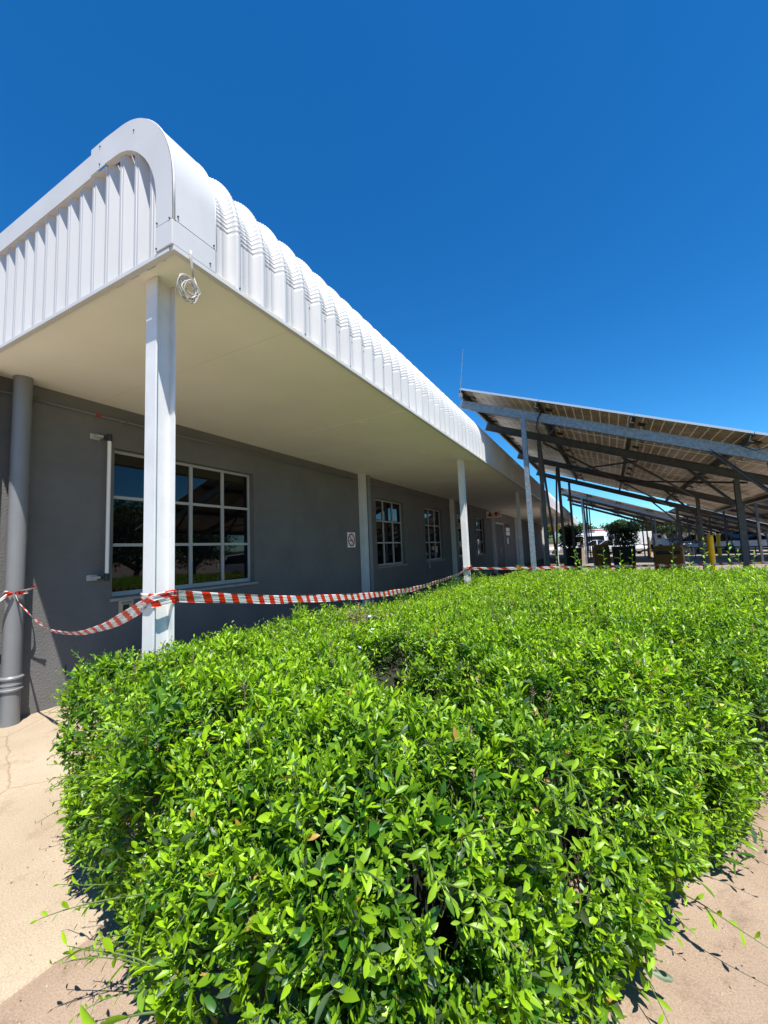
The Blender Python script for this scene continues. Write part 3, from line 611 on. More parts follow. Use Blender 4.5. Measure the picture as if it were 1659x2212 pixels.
# A: downpipe to first column
mb = MB()
tape_strip(mb, [(-4.62, 1.74, 1.15), (-4.53, 1.735, 1.075), (-4.397, 1.728, 1.013), (-4.07, 1.70, .920), (-3.78, 1.67, .880), (-3.375, 1.63, .893), (-3.05, 1.60, .948), (-2.76, 1.56, 1.018), (-2.47, 1.53, 1.115), (-2.40, 1.512, 1.155), (-2.33, 1.512, 1.185)],
           [.018, .022, .028, .03, .028, .032, .045, .062, .072, .06, .05], [.3, .8, .5, 1.0, .6, .5, .3, .2, .15, .1, .1], crumple=.006)
tape_strip(mb, [(-4.60, 1.69, 1.15), (-4.66, 1.68, 1.165), (-4.75, 1.70, 1.16), (-4.79, 1.76, 1.155), (-4.76, 1.84, 1.15), (-4.68, 1.852, 1.155), (-4.61, 1.81, 1.155), (-4.60, 1.74, 1.15)], [.03, .02, .03, .03], [.4, .1, .3], crumple=.005)
tape_strip(mb, [(-4.61, 1.73, 1.155), (-4.58, 1.77, 1.17), (-4.56, 1.82, 1.18), (-4.54, 1.85, 1.205)], [.01, .012, .03, .045], [.2, .8, 1.2], crumple=.008)
tape_strip(mb, [(-4.62, 1.72, 1.15), (-4.61, 1.68, 1.14), (-4.63, 1.62, 1.08), (-4.66, 1.55, .98), (-4.70, 1.45, .86)], [.02, .03, .025, .03], [.4, .9, .3], crumple=.006)
build_tape(mb, 'barrier_tape', 'red and white tape sagging between the grey downpipe and the nearest white column', base=(-4.6, 1.74, 1.15))
# B: first to second column, wrapped round the first
mb = MB(); xa, xb, ya, yb = COLX-.058, COLX+.058, C1Y-.073, C1Y+.073
u = tape_strip(mb, [(xa, yb, 1.15), (xa-.002, C1Y, 1.16), (xa, ya, 1.17), (COLX, ya-.006, 1.165), (xb, ya, 1.16), (xb+.003, C1Y, 1.165), (xb, yb, 1.17), (COLX, yb+.004, 1.16), (xa, yb, 1.15)], [.075, .07, .085, .07], [0, .05, 0], crumple=.005)
tape_strip(mb, [(xa+.0, ya-.004, 1.125), (COLX, ya-.010, 1.15), (xb+.004, ya-.006, 1.175), (xb+.006, C1Y, 1.185), (xb+.004, yb, 1.185)], [.05, .035, .03, .04], [.1, .0, .1], crumple=.006, u0=.3)
tape_strip(mb, [(xb+.004, yb-.03, 1.175), (COLX+.04, 1.95, 1.125), (COLX+.04, 2.5, 1.045), (COLX+.04, 2.9, 1.0), (COLX+.04, 3.8, .915), (COLX+.04, 4.6, .866), (COLX+.04, 5.5, .843), (COLX+.04, 6.4, .864), (COLX+.04, 7.3, .895), (xb-.02, C2Y-.075, .955)],
           [.075, .07, .066, .066, .066, .064, .06, .055, .055, .05], [.25, .2, .1, 0, 0, .1, .2, .4, .5, .3], crumple=.004, u0=.1)
build_tape(mb, 'barrier_tape', 'long red and white striped tape wrapped round the nearest column and sagging to the second', base=(COLX, C1Y, 1.15))
# C: second column onward behind the hedge
mb = MB(); ya, yb = C2Y-.073, C2Y+.073
for zz, dw in ((.965, .07), (.985, .05), (.94, .03)):
    tape_strip(mb, [(xa, yb, zz), (xa-.003, C2Y, zz), (xa, ya-.004, zz), (COLX, ya-.012, zz-.01), (xb+.002, ya-.004, zz), (xb+.005, C2Y, zz), (xb, yb, zz), (COLX, yb+.006, zz), (xa, yb, zz)], [dw, dw*.6, dw], [.1, -.3, .1], crumple=.009, u0=zz*9)
tape_strip(mb, [(xb+.005, ya, .96), (xb+.04, ya-.03, .985), (xb+.07, ya-.03, 1.03)], [.02, .03, .06], [.3, .8, 1.3], crumple=.01)
tape_strip(mb, [(xb, C2Y, .96), (-1.4, 8.56, .925), (0.2, 9.6, .875), (1.8, 10.6, .83), (3.3, 11.6, .80), (5.5, 13.0, .80)], [.05, .045, .05, .05, .055], [.3, .1, .3, 0, .1], crumple=.004)
mb.uv = [(a*.5, b) for a, b in mb.uv]
build_tape(mb, 'barrier_tape', 'thin red and white tape running right from the second column behind the hedge', base=(COLX, C2Y, .96))

# ================================================================== HEDGE
HB = (-1.0, 3.0, 0.0)
H = empty('hedge', HB, 'broad clipped hedge of bright green glossy leaves filling the foreground', 'hedge')
poly = np.array([(-2.36, 1.16), (-1.36, .85), (-.55, .70), (-.07, 1.44), (.57, 2.55), (4.75, 8.95), (-2.36, 8.95)])
def inside(P, poly, inset=0):
    x, y = P[:, 0], P[:, 1]; r = np.ones(len(P), bool)
    cen = poly.mean(0)
    for a, b in zip(poly, np.roll(poly, -1, 0)):
        e = b-a; nrm = np.array([-e[1], e[0]])/np.hypot(*e)
        r &= ((x-a[0])*nrm[0]+(y-a[1])*nrm[1]) > inset
    return r
def edge_dist(P):
    x, y = P[:, 0], P[:, 1]; m = np.full(len(P), 1e9)
    for a, b in zip(poly, np.roll(poly, -1, 0)):
        e = b-a; nrm = np.array([-e[1], e[0]])/np.hypot(*e); m = np.minimum(m, (x-a[0])*nrm[0]+(y-a[1])*nrm[1])
    return m
def front_dist(P):                                             # distance behind the sloping front and right flanks
    x, y = P[:, 0], P[:, 1]; m = np.full(len(P), 1e9)
    for a, b in ((poly[1], poly[2]), (poly[2], poly[3]), (poly[3], poly[4])):
        e = b-a; L_ = np.hypot(*e); nrm = np.array([-e[1], e[0]])/L_; t = np.clip(((x-a[0])*e[0]+(y-a[1])*e[1])/L_**2, 0, 1)
        m = np.minimum(m, np.hypot(x-a[0]-e[0]*t, y-a[1]-e[1]*t))
    return m
def nz(P, s, seed=0):
    x, y = P[:, 0]*s, P[:, 1]*s; z = (P[:, 2]*s if P.shape[1] > 2 else 0)
    return (np.sin(x*1.7+seed+z)+np.sin(y*2.1-seed*.7+x*.6)+np.sin((x+y)*1.3+seed*2.1-z*1.4)+np.sin(x*3.1-y*2.7+z*2.2+seed))/4
pits = [(-1.28, 2.40, .16, .55), (-1.02, 2.12, .18, .65), (-.80, 1.85, .19, .68), (-.60, 1.62, .13, .5), (.35, 2.9, .10, .35), (-.1, 1.95, .09, .35), (-1.75, 2.95, .13, .18)]
def height(P):
    h = .862-.003*np.clip(P[:, 1]-2, 0, 9)-.14*np.clip((-1.3-P[:, 0])/.7, 0, 1)*np.clip((P[:, 1]-3.2)/1.2, 0, 1)+.028*nz(P, 1.3, 1)+.035*nz(P, 5.5, 2)+.055*nz(P, 13, 6)
    e = edge_dist(P); h -= .10*np.clip(1-e/.13, 0, 1)**2; h -= .30*np.clip(1-front_dist(P)/.42, 0, 1)**1.7
    for px_, py_, r_, d_ in pits: h -= d_*np.exp(-((P[:, 0]-px_)**2+(P[:, 1]-py_)**2)/(r_*r_))
    return h
CA = np.array([0, 0, 1.4])
CAV = np.array([(.08, 1.74, .52, .17), (-.09, 1.45, .46, .15), (-.23, 1.22, .70, .11), (.22, 1.95, .58, .13), (-.34, 1.0, .46, .09), (-.10, 1.38, .78, .08), (-.95, .78, .30, .10), (-.60, .75, .45, .07), (-1.25, .83, .25, .10), (.35, 2.2, .35, .12)])
def cavity(P): 
    m = np.zeros(len(P))
    for cx_, cy_, cz_, cr_ in CAV: m = np.maximum(m, np.exp(-((P[:, 0]-cx_)**2+(P[:, 1]-cy_)**2+((P[:, 2]-cz_)*.8)**2)/cr_**2))
    return m
parts = []; low = []; stems = MB()
# --- top surface
cand = np.c_[rng.uniform(-2.4, 5.6, 240000), rng.uniform(.8, 10.2, 240000)]
cand = cand[inside(cand, poly)]
dist = np.hypot(cand[:, 0], cand[:, 1]); A_ = 8.0*9.4/240000
dens = np.interp(dist, [1.2, 2.5, 4.5, 8, 11], [1400, 1250, 800, 470, 340])
# thin out what the frame never shows
ang = np.arctan2(cand[:, 0], cand[:, 1]); dens = np.where((ang > R(19.5)), dens*.4, dens)
cand = cand[rng.uniform(0, 1, len(cand)) < dens*A_]; dist = np.hypot(cand[:, 0], cand[:, 1])
keep = nz(cand, 6.5, 4)+.45*nz(cand, 17, 3) < .50
pf = np.zeros(len(cand))
for px_, py_, r_, d_ in pits: pf = np.maximum(pf, (d_ > .3)*np.exp(-((cand[:, 0]-px_)**2+(cand[:, 1]-py_)**2)/(r_*r_)))
keep &= rng.uniform(0, 1, len(cand)) > np.clip(pf*1.4-.3, 0, .6); cand = cand[keep]; dist = dist[keep]
def make_shoots(root, nrm, dist, upright=.75, SC=1.0, oldf=.03):
    k_ = rng.uniform(0, 1, len(root)) > np.clip(cavity(root)*1.9-.35, 0, .93); root, nrm, dist = root[k_], nrm[k_], dist[k_]
    N = len(root); up = np.array([0, 0, 1.0]); ax = unit(nrm*(1-upright)+up*upright+rng.normal(0, .28, (N, 3)))
    tnt = np.clip(.52+.16*nz(root, 2.2, 5)+rng.normal(0, .2, N), 0, 1)
    hi = dist < 2.6
    for sel, h in ((hi, True), (~hi, False)):
        if not sel.any(): continue
        r_ = root[sel]; a_ = ax[sel]; n_ = len(r_); d_ = dist[sel]
        sl = rng.uniform(.07, .15, n_); tall = rng.uniform(0, 1, n_) < .06; sl = np.where(tall, sl+rng.uniform(.03, .10, n_), sl)
        big = rng.uniform(.024, .055, n_)*np.interp(d_, [1, 1.9, 3, 10], [1.1, 1.05, .95, 1.2])*SC
        parts.append(shoots(r_-a_*(sl*.75)[:, None], a_, sl, 9 if h else 8, big, h, tnt[sel], oldf=oldf))
        if h:
            for i in range(0, n_, 1): stems.bar(r_[i]-a_[i]*sl[i]*.7, r_[i]+a_[i]*sl[i]*.18, [(-.0007, -.0005), (.0007, -.0005), (0, .0008)], caps=False)
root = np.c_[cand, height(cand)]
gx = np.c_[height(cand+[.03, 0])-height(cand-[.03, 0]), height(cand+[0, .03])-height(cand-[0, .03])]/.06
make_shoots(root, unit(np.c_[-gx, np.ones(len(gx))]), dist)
# lower layers under the top, leaf colour darkened to imitate inner shade
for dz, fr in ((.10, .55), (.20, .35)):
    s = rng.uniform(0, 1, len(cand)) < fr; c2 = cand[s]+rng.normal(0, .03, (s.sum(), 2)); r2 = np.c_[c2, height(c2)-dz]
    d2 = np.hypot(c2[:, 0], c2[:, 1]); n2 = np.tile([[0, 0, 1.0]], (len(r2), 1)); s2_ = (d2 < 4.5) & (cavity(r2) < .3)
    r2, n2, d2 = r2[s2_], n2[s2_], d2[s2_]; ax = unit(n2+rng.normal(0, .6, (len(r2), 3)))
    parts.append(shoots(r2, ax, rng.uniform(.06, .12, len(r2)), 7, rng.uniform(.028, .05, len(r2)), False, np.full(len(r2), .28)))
# --- side faces
for ei, (a, b, den) in enumerate([(0, 1, 1250), (1, 2, 1300), (2, 3, 1300), (3, 4, 1200), (4, 5, 260), (6, 0, 200)]):
    a = poly[a]; b = poly[b]; L_ = np.hypot(*(b-a)); e = (b-a)/L_; out = np.array([e[1], -e[0], 0])
    if ei == 4: den = 380
    n_ = int(L_*.85*den); tt = rng.uniform(0, L_, n_); zm = (.90, .60, .58, .60, .88, .82)[ei if ei < 5 else 5]; z = rng.uniform(.06, zm, n_)
    base = np.c_[a[0]+e[0]*tt, a[1]+e[1]*tt, z]
    bulge = .05*nz(base, 3.5, 7)+.06*nz(base, 8, 1)+.05*nz(base, 17, 4)-(.16 if ei > 2 else .07)*np.clip(1-z/.35, 0, 1)**1.5-.06*np.clip((z-.78)/.12, 0, 1)-(.10 if ei in (1, 2, 3) else 0)*np.clip((z-.3)/.3, 0, 1)
    base = base+out*bulge[:, None]
    kp = (nz(base, 7.5, 9)+.45*nz(base, 15, 2) < .34) & (rng.uniform(0, 1, n_) < np.clip(.25+z/.3, 0, 1)); base = base[kp]
    nrm = np.tile(out, (len(base), 1)); dd = np.linalg.norm(base-CA, axis=1)
    make_shoots(base, nrm, np.minimum(dd, 2.5) if ei in (1, 2, 3) else dd, .62, 1.05 if ei in (1, 2) else 1.0, .16 if ei in (1, 2) else .06)
    base = base[cavity(base) < .35]; s = rng.uniform(0, 1, len(base)) < .6; r2 = base[s]-out*.10; ax = unit(rng.normal(0, 1, (len(r2), 3))+out*.6+[0, 0, .4])
    parts.append(shoots(r2, ax, rng.uniform(.06, .12, len(r2)), 7, rng.uniform(.03, .05, len(r2)), True, np.full(len(r2), .25)))  # leaves behind the face tinted darker to imitate shade
# --- long stray sprigs on the flanks, bottom and above the top
TALL = [(-0.27, 3.2, 1.37), (-0.19, 3.2, 1.33), (-0.1, 3.2, 1.34), (0.03, 3.2, 1.35), (0.13, 3.2, 1.33), (0.2, 3.2, 1.32), (0.39, 3.2, 1.36), (0.51, 3.2, 1.38), (0.56, 3.2, 1.31), (0.71, 3.2, 1.34), (0.78, 3.2, 1.3), (0.85, 3.2, 1.29)]
def sprig(p, d, L_, K, lf, tint=.62, droop=.25):
    d = Vector(d).normalized(); pts = []; p = Vector(p)
    for i in range(9):
        f = i/8; pts.append(p+d*L_*f+Vector((.01*math.sin(5*f+p.x*9), .01*math.cos(4*f+p.y*7), -droop*L_*f*f)))
    stems.tube(pts, [.0026*(1-.6*i/8) for i in range(9)], 5)
    P = []; D = []; N_ = []; LL = []
    for k in range(K):
        f = (k+1)/K*8; i = min(int(f), 7); q = pts[i].lerp(pts[i+1], f-i); ax = (pts[i+1]-pts[i]).normalized()
        s = ax.cross(Vector((0, 0, 1))).normalized() if abs(ax.z) < .95 else Vector((1, 0, 0)); u_ = s.cross(ax)
        ph = 2.4*k; rad = s*math.cos(ph)+u_*math.sin(ph); el = random.uniform(.45, .9)
        P.append(q); D.append(rad*math.cos(el)+ax*math.sin(el)); N_.append(ax+Vector((random.gauss(0, .3), random.gauss(0, .3), random.uniform(.2, 1)))); LL.append(lf*random.uniform(.6, 1.2)*(1.05-.55*(k/K)**2))
    LL = np.array(LL); V_, F_, k_ = leaf_geo(np.array(P), np.array(D), np.array(N_), LL, LL*.34, True)
    parts.append((V_, F_, np.repeat(np.clip(rng.normal(tint, .1, len(LL)), 0, 1), k_)))
for _ in range(90):                                          # left flank
    f = random.random(); z = random.uniform(.12, .82); p = (-2.36+1.15*f*random.choice((0, 1)), 0, z); p = (p[0], 1.16-.34*(p[0]+2.36)/.95, z)
    sprig((p[0]+.03, p[1]+.05, z), (random.uniform(-1, -.2), random.uniform(-.7, .1), random.uniform(-.1, .7)), random.uniform(.10, .24), random.randint(9, 15), .034)
for _ in range(60):
    f = random.random(); p = poly[2]+(poly[4]-poly[2])*f
    sprig((p[0]-.05, p[1]+.03, random.uniform(.1, .75)), (random.uniform(.4, 1), random.uniform(-.8, -.1), random.uniform(-.1, .7)), random.uniform(.12, .26), random.randint(7, 12), .042)
for (a_, b_, n_, lf_) in [((-1.02, .74, .34), (-1.36, .66, .42), 12, .070), ((-1.05, .70, .30), (-1.24, .55, .28), 8, .075), ((-1.0, .70, .26), (-1.08, .52, .16), 8, .070), ((-.95, .72, .30), (-.9, .52, .2), 9, .06), ((-1.35, .85, .2), (-1.62, .78, .16), 9, .05), ((-1.5, .9, .3), (-1.82, .86, .28), 10, .045), ((-1.3, .82, .4), (-1.5, .66, .42), 10, .05)]:
    d_ = Vector(b_)-Vector(a_); sprig(a_, d_, d_.length, n_, lf_, .78, .12)
sprig((-.35, 1.15, .22), (.95, .15, .12), .36, 8, .06, .7); sprig((.12, 1.85, .15), (.95, -.35, .15), .30, 9, .05, .7)
sprig((-2.34, 1.2, .62), (-1, .0, .32), .24, 12, .03, .6); sprig((-2.3, 1.2, .80), (-1, .2, .25), .18, 10, .03, .6)
for _ in range(420):                                         # upright shoots above the clipped top
    for __ in range(50):
        x = random.uniform(-2.3, 5); y = random.uniform(2.5, 8.9)
        if inside(np.array([[x, y]]), poly, .02)[0] and math.atan2(x, y) < R(19) and not (x < -1.5 and y > 3): break
    h_ = float(height(np.array([[x, y]]))[0]); sprig((x, y, h_-.03), (random.gauss(0, .2), random.gauss(0, .2), 1), random.uniform(.08, .17), 10, .034, .7, 0)
for (x, y, l_) in [(-.82, 4.6, .2), (-.68, 4.7, .26), (-.54, 4.6, .24), (-.38, 4.7, .3), (-.2, 4.6, .22), (-.05, 4.6, .2), (.42, 4.6, .27), (.53, 4.7, .2), (.75, 4.8, .16), (1.0, 4.6, .2), (1.2, 4.7, .22), (-2.1, 3.0, .14), (-2.2, 2.7, .12), (-2.15, 5.6, .18), (-2.2, 5.0, .14), (-1.9, 7.4, .18), (-1.3, 7.8, .2), (.3, 8.2, .2), (1.6, 8.3, .24), (-.3, 8.3, .2), (2.1, 8.0, .2)]:
    h_ = float(height(np.array([[x, y]]))[0])
    for q in range(2): sprig((x+random.gauss(0, .03), y, h_-.04), (random.gauss(0, .25), random.gauss(0, .1), 1), l_*random.uniform(.75, 1.1), 14, .058, .75, 0)
for (x, y, zt) in TALL:
    h_ = float(height(np.array([[x, y]]))[0])
    for q in range(2): sprig((x+random.gauss(0, .012), y+random.gauss(0, .05), h_-.06), (random.gauss(0, .08), random.gauss(0, .05), 1), (zt-h_+.06)*(1, .72)[q], 20, .046, .72, 0)
V, F, tt = merge(parts)
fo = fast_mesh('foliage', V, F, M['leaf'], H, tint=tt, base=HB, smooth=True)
stems.build('stems', M['stem'], H, base=HB)
# --- woody inside: thin trunks, and a dark core added to block light
mb = MB()
for _ in range(900):
    for __ in range(30):
        x = random.uniform(-2.3, 3.0); y = random.uniform(.85, 6)
        if inside(np.array([[x, y]]), poly, .17)[0]: break
    h_ = float(height(np.array([[x, y]]))[0]); pts = [Vector((x, y, 0))]
    for i in range(4): pts.append(pts[-1]+Vector((random.gauss(0, .035), random.gauss(0, .035), h_*.22)))
    
    if math.hypot(x, y) > 1.35: mb.tube(pts, [.006, .005, .004, .003, .002], 4, caps=False)
mb.build('branches', M['bark'], H, base=HB)
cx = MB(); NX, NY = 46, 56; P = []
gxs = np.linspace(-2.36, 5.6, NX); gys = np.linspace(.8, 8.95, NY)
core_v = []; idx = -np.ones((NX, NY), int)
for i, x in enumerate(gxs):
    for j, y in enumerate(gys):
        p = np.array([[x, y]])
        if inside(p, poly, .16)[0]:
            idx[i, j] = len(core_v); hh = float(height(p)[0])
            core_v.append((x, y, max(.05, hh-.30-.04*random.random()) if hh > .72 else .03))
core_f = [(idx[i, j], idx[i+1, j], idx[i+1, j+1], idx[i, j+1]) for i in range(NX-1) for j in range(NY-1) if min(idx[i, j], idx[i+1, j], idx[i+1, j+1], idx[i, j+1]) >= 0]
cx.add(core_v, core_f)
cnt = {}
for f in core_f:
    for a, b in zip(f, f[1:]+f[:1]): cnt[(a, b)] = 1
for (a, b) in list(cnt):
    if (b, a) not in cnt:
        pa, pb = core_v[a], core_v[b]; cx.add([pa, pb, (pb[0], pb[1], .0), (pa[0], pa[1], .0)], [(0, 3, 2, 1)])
cx.build('shade_core', M['core'], H, base=HB)
# dry twig tangle and dry flower heads
mb = MB()
for _ in range(60):
    p = Vector((-1.78+random.gauss(0, .13), 2.98+random.gauss(0, .16), .84+random.uniform(-.05, .05))); pts = [p]
    for i in range(4): pts.append(pts[-1]+Vector((random.gauss(0, .03), random.gauss(0, .03), random.gauss(.006, .02))))
    mb.tube(pts, .0022, 4, caps=False)
for _ in range(6):
    f = random.random(); x = random.uniform(-1.3, -.3); y = random.uniform(1.0, 1.5)
    p = Vector((-1.15+random.gauss(0, .25), 1.75+random.gauss(0, .25), .78+random.uniform(-.1, .05))); pts = [p]
    for i in range(3): pts.append(pts[-1]+Vector((random.gauss(0, .025), random.gauss(0, .025), random.gauss(0, .02))))
    mb.tube(pts, .0018, 4, caps=False)
for _ in range(110):
    for __ in range(30):
        x = random.uniform(-2.3, 2.2); y = random.uniform(.9, 5)
        if inside(np.array([[x, y]]), poly, .02)[0]: break
    h_ = float(height(np.array([[x, y]]))[0]); p = Vector((x, y, h_+.0)); mb.tube([p-Vector((0, 0, .05)), p+Vector((0, 0, .05))], .0012, 4)
    for k in range(10): q = p+Vector((0, 0, .02+.004*k)); mb.tube([q, q+Vector((random.uniform(-.012, .012), random.uniform(-.012, .012), .008))], .0014, 3)
mb.build('dry_twigs', M['twig'], H, base=HB)
for (x, y, n_) in [(-1.52, 2.62, 2), (-1.60, 2.75, 2), (-1.20, 2.10, 5), (-1.13, 2.16, 3), (-2.34, 1.13, 5), (-2.30, 1.16, 3), (-1.35, 2.2, 2)]:
    z0 = float(height(np.array([[x, y]]))[0])+.03 if x > -2.2 else .73; mb = MB()
    for k in range(n_):
        c = Vector((x+random.gauss(0, .014), y+random.gauss(0, .014), z0+random.gauss(0, .01))); ax = Vector((random.gauss(0, .5), random.gauss(0, .5)-.3, 1)).normalized(); s = ax.cross(Vector((1, 0, 0))).normalized(); u_ = s.cross(ax)
        for j in range(5):
            a = 2*math.pi*j/5; r_ = s*math.cos(a)+u_*math.sin(a); t_ = s*math.cos(a+1.57)+u_*math.sin(a+1.57)
            mb.add([c, c+r_*.006+t_*.005, c+r_*.013+ax*.001, c+r_*.006-t_*.005], [(0, 1, 2, 3)])
    mb.build('flower_cluster', M['flower'], H, base=HB)
# fallen leaves and grit on the ground
def litter(name, n, box, m, sz, label, cat):
    P = np.c_[rng.uniform(box[0], box[1], n), rng.uniform(box[2], box[3], n), np.full(n, .016)]; a = rng.uniform(0, 6.28, n)
    V_, F_, k_ = leaf_geo(P, np.c_[np.cos(a), np.sin(a), rng.normal(0, .1, n)], np.tile([[0, 0, 1.0]], (n, 1))+rng.normal(0, .2, (n, 3)), rng.uniform(.4, 1, n)*sz, rng.uniform(.2, .5, n)*sz, False)
    o = fast_mesh(name, V_, F_, m, tint=np.full(len(V_), .5)); nd(o, label, cat, kind='stuff')
litter('leaf_litter', 900, (-2.6, 1.6, .3, 2.8), M['twig'], .014, 'dry brown leaf fragments scattered on the sandy ground', 'leaf litter')
pv = MB()
for _ in range(1400):
    x = random.uniform(-4.6, 1.8); y = random.uniform(.3, 3.0); r_ = random.uniform(.002, .006); z = .012 if x < -1.83 else 0
    pv.add([(x-r_, y, z), (x, y-r_, z), (x+r_, y, z), (x, y+r_, z), (x, y, z+r_)], [(0, 1, 4), (1, 2, 4), (2, 3, 4), (3, 0, 4)])
nd(pv.build('gravel', M['apron']), 'pale grit scattered over the paving and soil', 'gravel', kind='stuff')

# ================================================================== SOLAR CARPORTS
TL = math.asin(.356); CU = Vector((math.cos(TL), 0, -math.sin(TL))); CN = Vector((math.sin(TL), 0, math.cos(TL)))
PL, PR = 1.667, 1.06; ROWS, COLS = 11, 4
def cpt(u, v, off=0): return CU*u+Vector((0, v, 0))-CN*off        # canopy plane point, off metres below the panel underside
def cprof(w_, h_, t_=.012, s=1): return [(0, 0), (s*w_, 0), (s*w_, t_), (s*t_, t_), (s*t_, h_-t_), (s*w_, h_-t_), (s*w_, h_), (0, h_)]
def make_canopy(top_z, ground_drop=0.0):
    t = empty('solar_carport', (0, 0, 0), 'x', 'solar carport', 'solar carports over the parking bays')
    first = None
    for j in range(ROWS):
        for i in range(COLS):
            if first is None:
                mb = MB(); mb.box((.012, .012, .006), (PL-.022, PR-.024, .014)); mb.build('laminate_tmp', M['laminate'])
                lam = bpy.data.objects['laminate_tmp']; lam.name = 'laminate'
                mb = MB(); a, b = PL-.010, PR-.012
                mb.box((0, 0, 0), (a, .012, .038)); mb.box((0, b-.012, 0), (a, b, .038)); mb.box((0, .0125, 0), (.012, b-.0125, .038)); mb.box((a-.012, .0125, 0), (a, b-.0125, .038))
                first = mb.build('solar_panel', M['alu'], t); lam.parent = first
                jb = MB(); jb.box((.08, .42, -.022), (.20, .56, .0055)); pts = [(.14, .42, -.01), (.18, .30, -.05), (.28, .2, -.05), (.22, .10, -.02)]; jb.tube(pts, .005, 5)
                jb.tube([(.16, .56, -.01), (.26, .66, -.07), (.32, .8, -.04), (.20, .9, -.02)], .005, 5); jb.build('junction_box', M['black'], first)
                o = first
            else: o = copy_tree(first, t)
            # local rotation: x along the slope
            o.matrix_basis = Matrix((( CU.x, 0, CN.x, 0), (0, 1, 0, 0), (CU.z, 0, CN.z, 0), (0, 0, 0, 1)))
            o.location = cpt(i*PL+.009, j*PR+.01, 0)
    for k, u in enumerate([.04, PL, 2*PL, 3*PL, 4*PL-.06]):
        mb = MB(); mb.bar(cpt(u-.03, .02, .125), cpt(u-.03, 11.35, .125), [(x, y) for x, y in cprof(.065, .12)], up=CN)
        mb.build('purlin', M['galv_dark'], t)
    for k, v in enumerate([.36, 2.5, 6.8, 11.1]):
        mb = MB(); mb.bar(cpt(-.02, v, .305), cpt(6.5, v, .305), cprof(.075, .178, .008, 1 if k else -1), up=CN)
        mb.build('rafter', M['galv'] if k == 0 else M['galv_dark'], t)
        for ub in (1.4, 5.4):
            p = cpt(ub, v+.02, .30); mb = MB(); mb.poly([(p.x+a_, p.y+b_, -top_z) for a_, b_ in hprof(.09, .09, .006, .006)], (0, 0, p.z+top_z))
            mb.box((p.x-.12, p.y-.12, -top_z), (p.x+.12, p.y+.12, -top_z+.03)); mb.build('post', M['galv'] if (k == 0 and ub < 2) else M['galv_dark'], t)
        p0 = cpt(4.55, v+.03, .31); p1 = cpt(5.4, v+.03, .3); mb = MB(); mb.bar(p0, (p1.x-.04, p1.y, p1.z-.55), cprof(.05, .05, .006)); mb.build('knee_brace', M['galv_dark'], t)
    # K bracing between the posts
    pa, pb = cpt(1.4, 2.56, .35), cpt(1.4, 6.78, .35); foot = Vector((pa.x, 4.55, -top_z+.5))
    for q in (pa, pb):
        mb = MB(); mb.bar(q, foot, cprof(.05, .06, .006)); mb.build('brace', M['galv_dark'], t)
    for a, b in [((3.3, 2.5), (5.4, 6.8)), ((3.3, 6.8), (5.6, 2.6)), ((1.8, 6.8), (3.6, 2.6)), ((1.5, 2.6), (3.3, 6.8)), ((3.4, 6.9), (5.2, 11.0))]:
        mb = MB(); mb.bar(cpt(*a, .31), cpt(*b, .31), [(-.02, -.02), (.02, -.02), (.02, .02), (-.02, .02)]); mb.build('plan_brace', M['galv_dark'], t)
    # cable loops
    mb = MB(); q = cpt(1.72, .30, .13)
    mb.tube([q, q+Vector((-.06, -.03, -.12)), q+Vector((-.10, -.04, -.30)), q+Vector((-.03, -.04, -.47)), q+Vector((.10, -.03, -.50)), q+Vector((.20, -.01, -.40)), q+Vector((.22, .0, -.3))], .016, 7)
    q2 = cpt(5.0, .2, .1); mb.tube([q2, q2+Vector((-.10, -.08, -.06)), q2+Vector((.05, -.1, -.16)), q2+Vector((.25, -.06, -.12)), q2+Vector((.3, 0, .02))], .008, 6)
    mb.tube([cpt(1.8, .35, .12), cpt(1.9, .9, .2), cpt(1.85, 1.6, .16), cpt(1.75, 2.4, .14)], .014, 6)
    mb.build('cable_loop', M['black'], t, smooth=True)
    return t
C0 = make_canopy(4.75)
ROT = R(-1.1)
spots = [((-2.42, 8.35, 4.75), 'nearest solar carport, its high corner rising in front of the long white roof edge'),
         ((-2.05, 28.2, 4.92), 'second solar carport standing directly behind the nearest one along the building'),
         ((5.6, 25.6, 3.8), 'dark solar carport over the white cars at the right edge of the picture'),
         ((5.9, 39.5, 4.0), 'far right solar carport beyond the one over the white cars'),
         ((6.2, 52.0, 4.15), 'farthest solar carport deep in the right of the car park'),
         ((12.7, 48.0, 4.0), 'low solar carport in the second row, behind the white cars at the right edge')]
for i, (p, lb) in enumerate(spots):
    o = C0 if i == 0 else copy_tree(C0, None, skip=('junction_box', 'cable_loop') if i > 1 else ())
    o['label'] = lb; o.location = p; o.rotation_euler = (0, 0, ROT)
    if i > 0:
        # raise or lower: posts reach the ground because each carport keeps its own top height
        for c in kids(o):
            if i > 1 and c.name.split('.')[0] in ('post', 'rafter'): c.data = c.data.copy(); c.data.materials[0] = M['galv_dark']  # steel the sun would brighten gets the dark copy, as if shaded
            if c.name.startswith('post'):
                c.data = c.data.copy()
                zmin = min(v.co.z for v in c.data.vertices)
                for v in c.data.vertices:
                    if v.co.z < zmin+.04: v.co.z += (zmin*-1-p[2]) if False else (-p[2]-zmin)
b0 = (-2.38, 8.36, 4.55)
mb = MB(); mb.tube([(-2.40, 8.36, 4.60), (-2.38, 8.355, 4.85), (-2.28, 8.35, 5.62)], [.010, .007, .004], 6); mb.box((-2.43, 8.33, 4.58), (-2.36, 8.39, 4.66))
nd(mb.build('lightning_rod', M['galv'], base=b0), 'thin upright lightning rod at the high corner of the nearest solar carport', 'lightning rod')

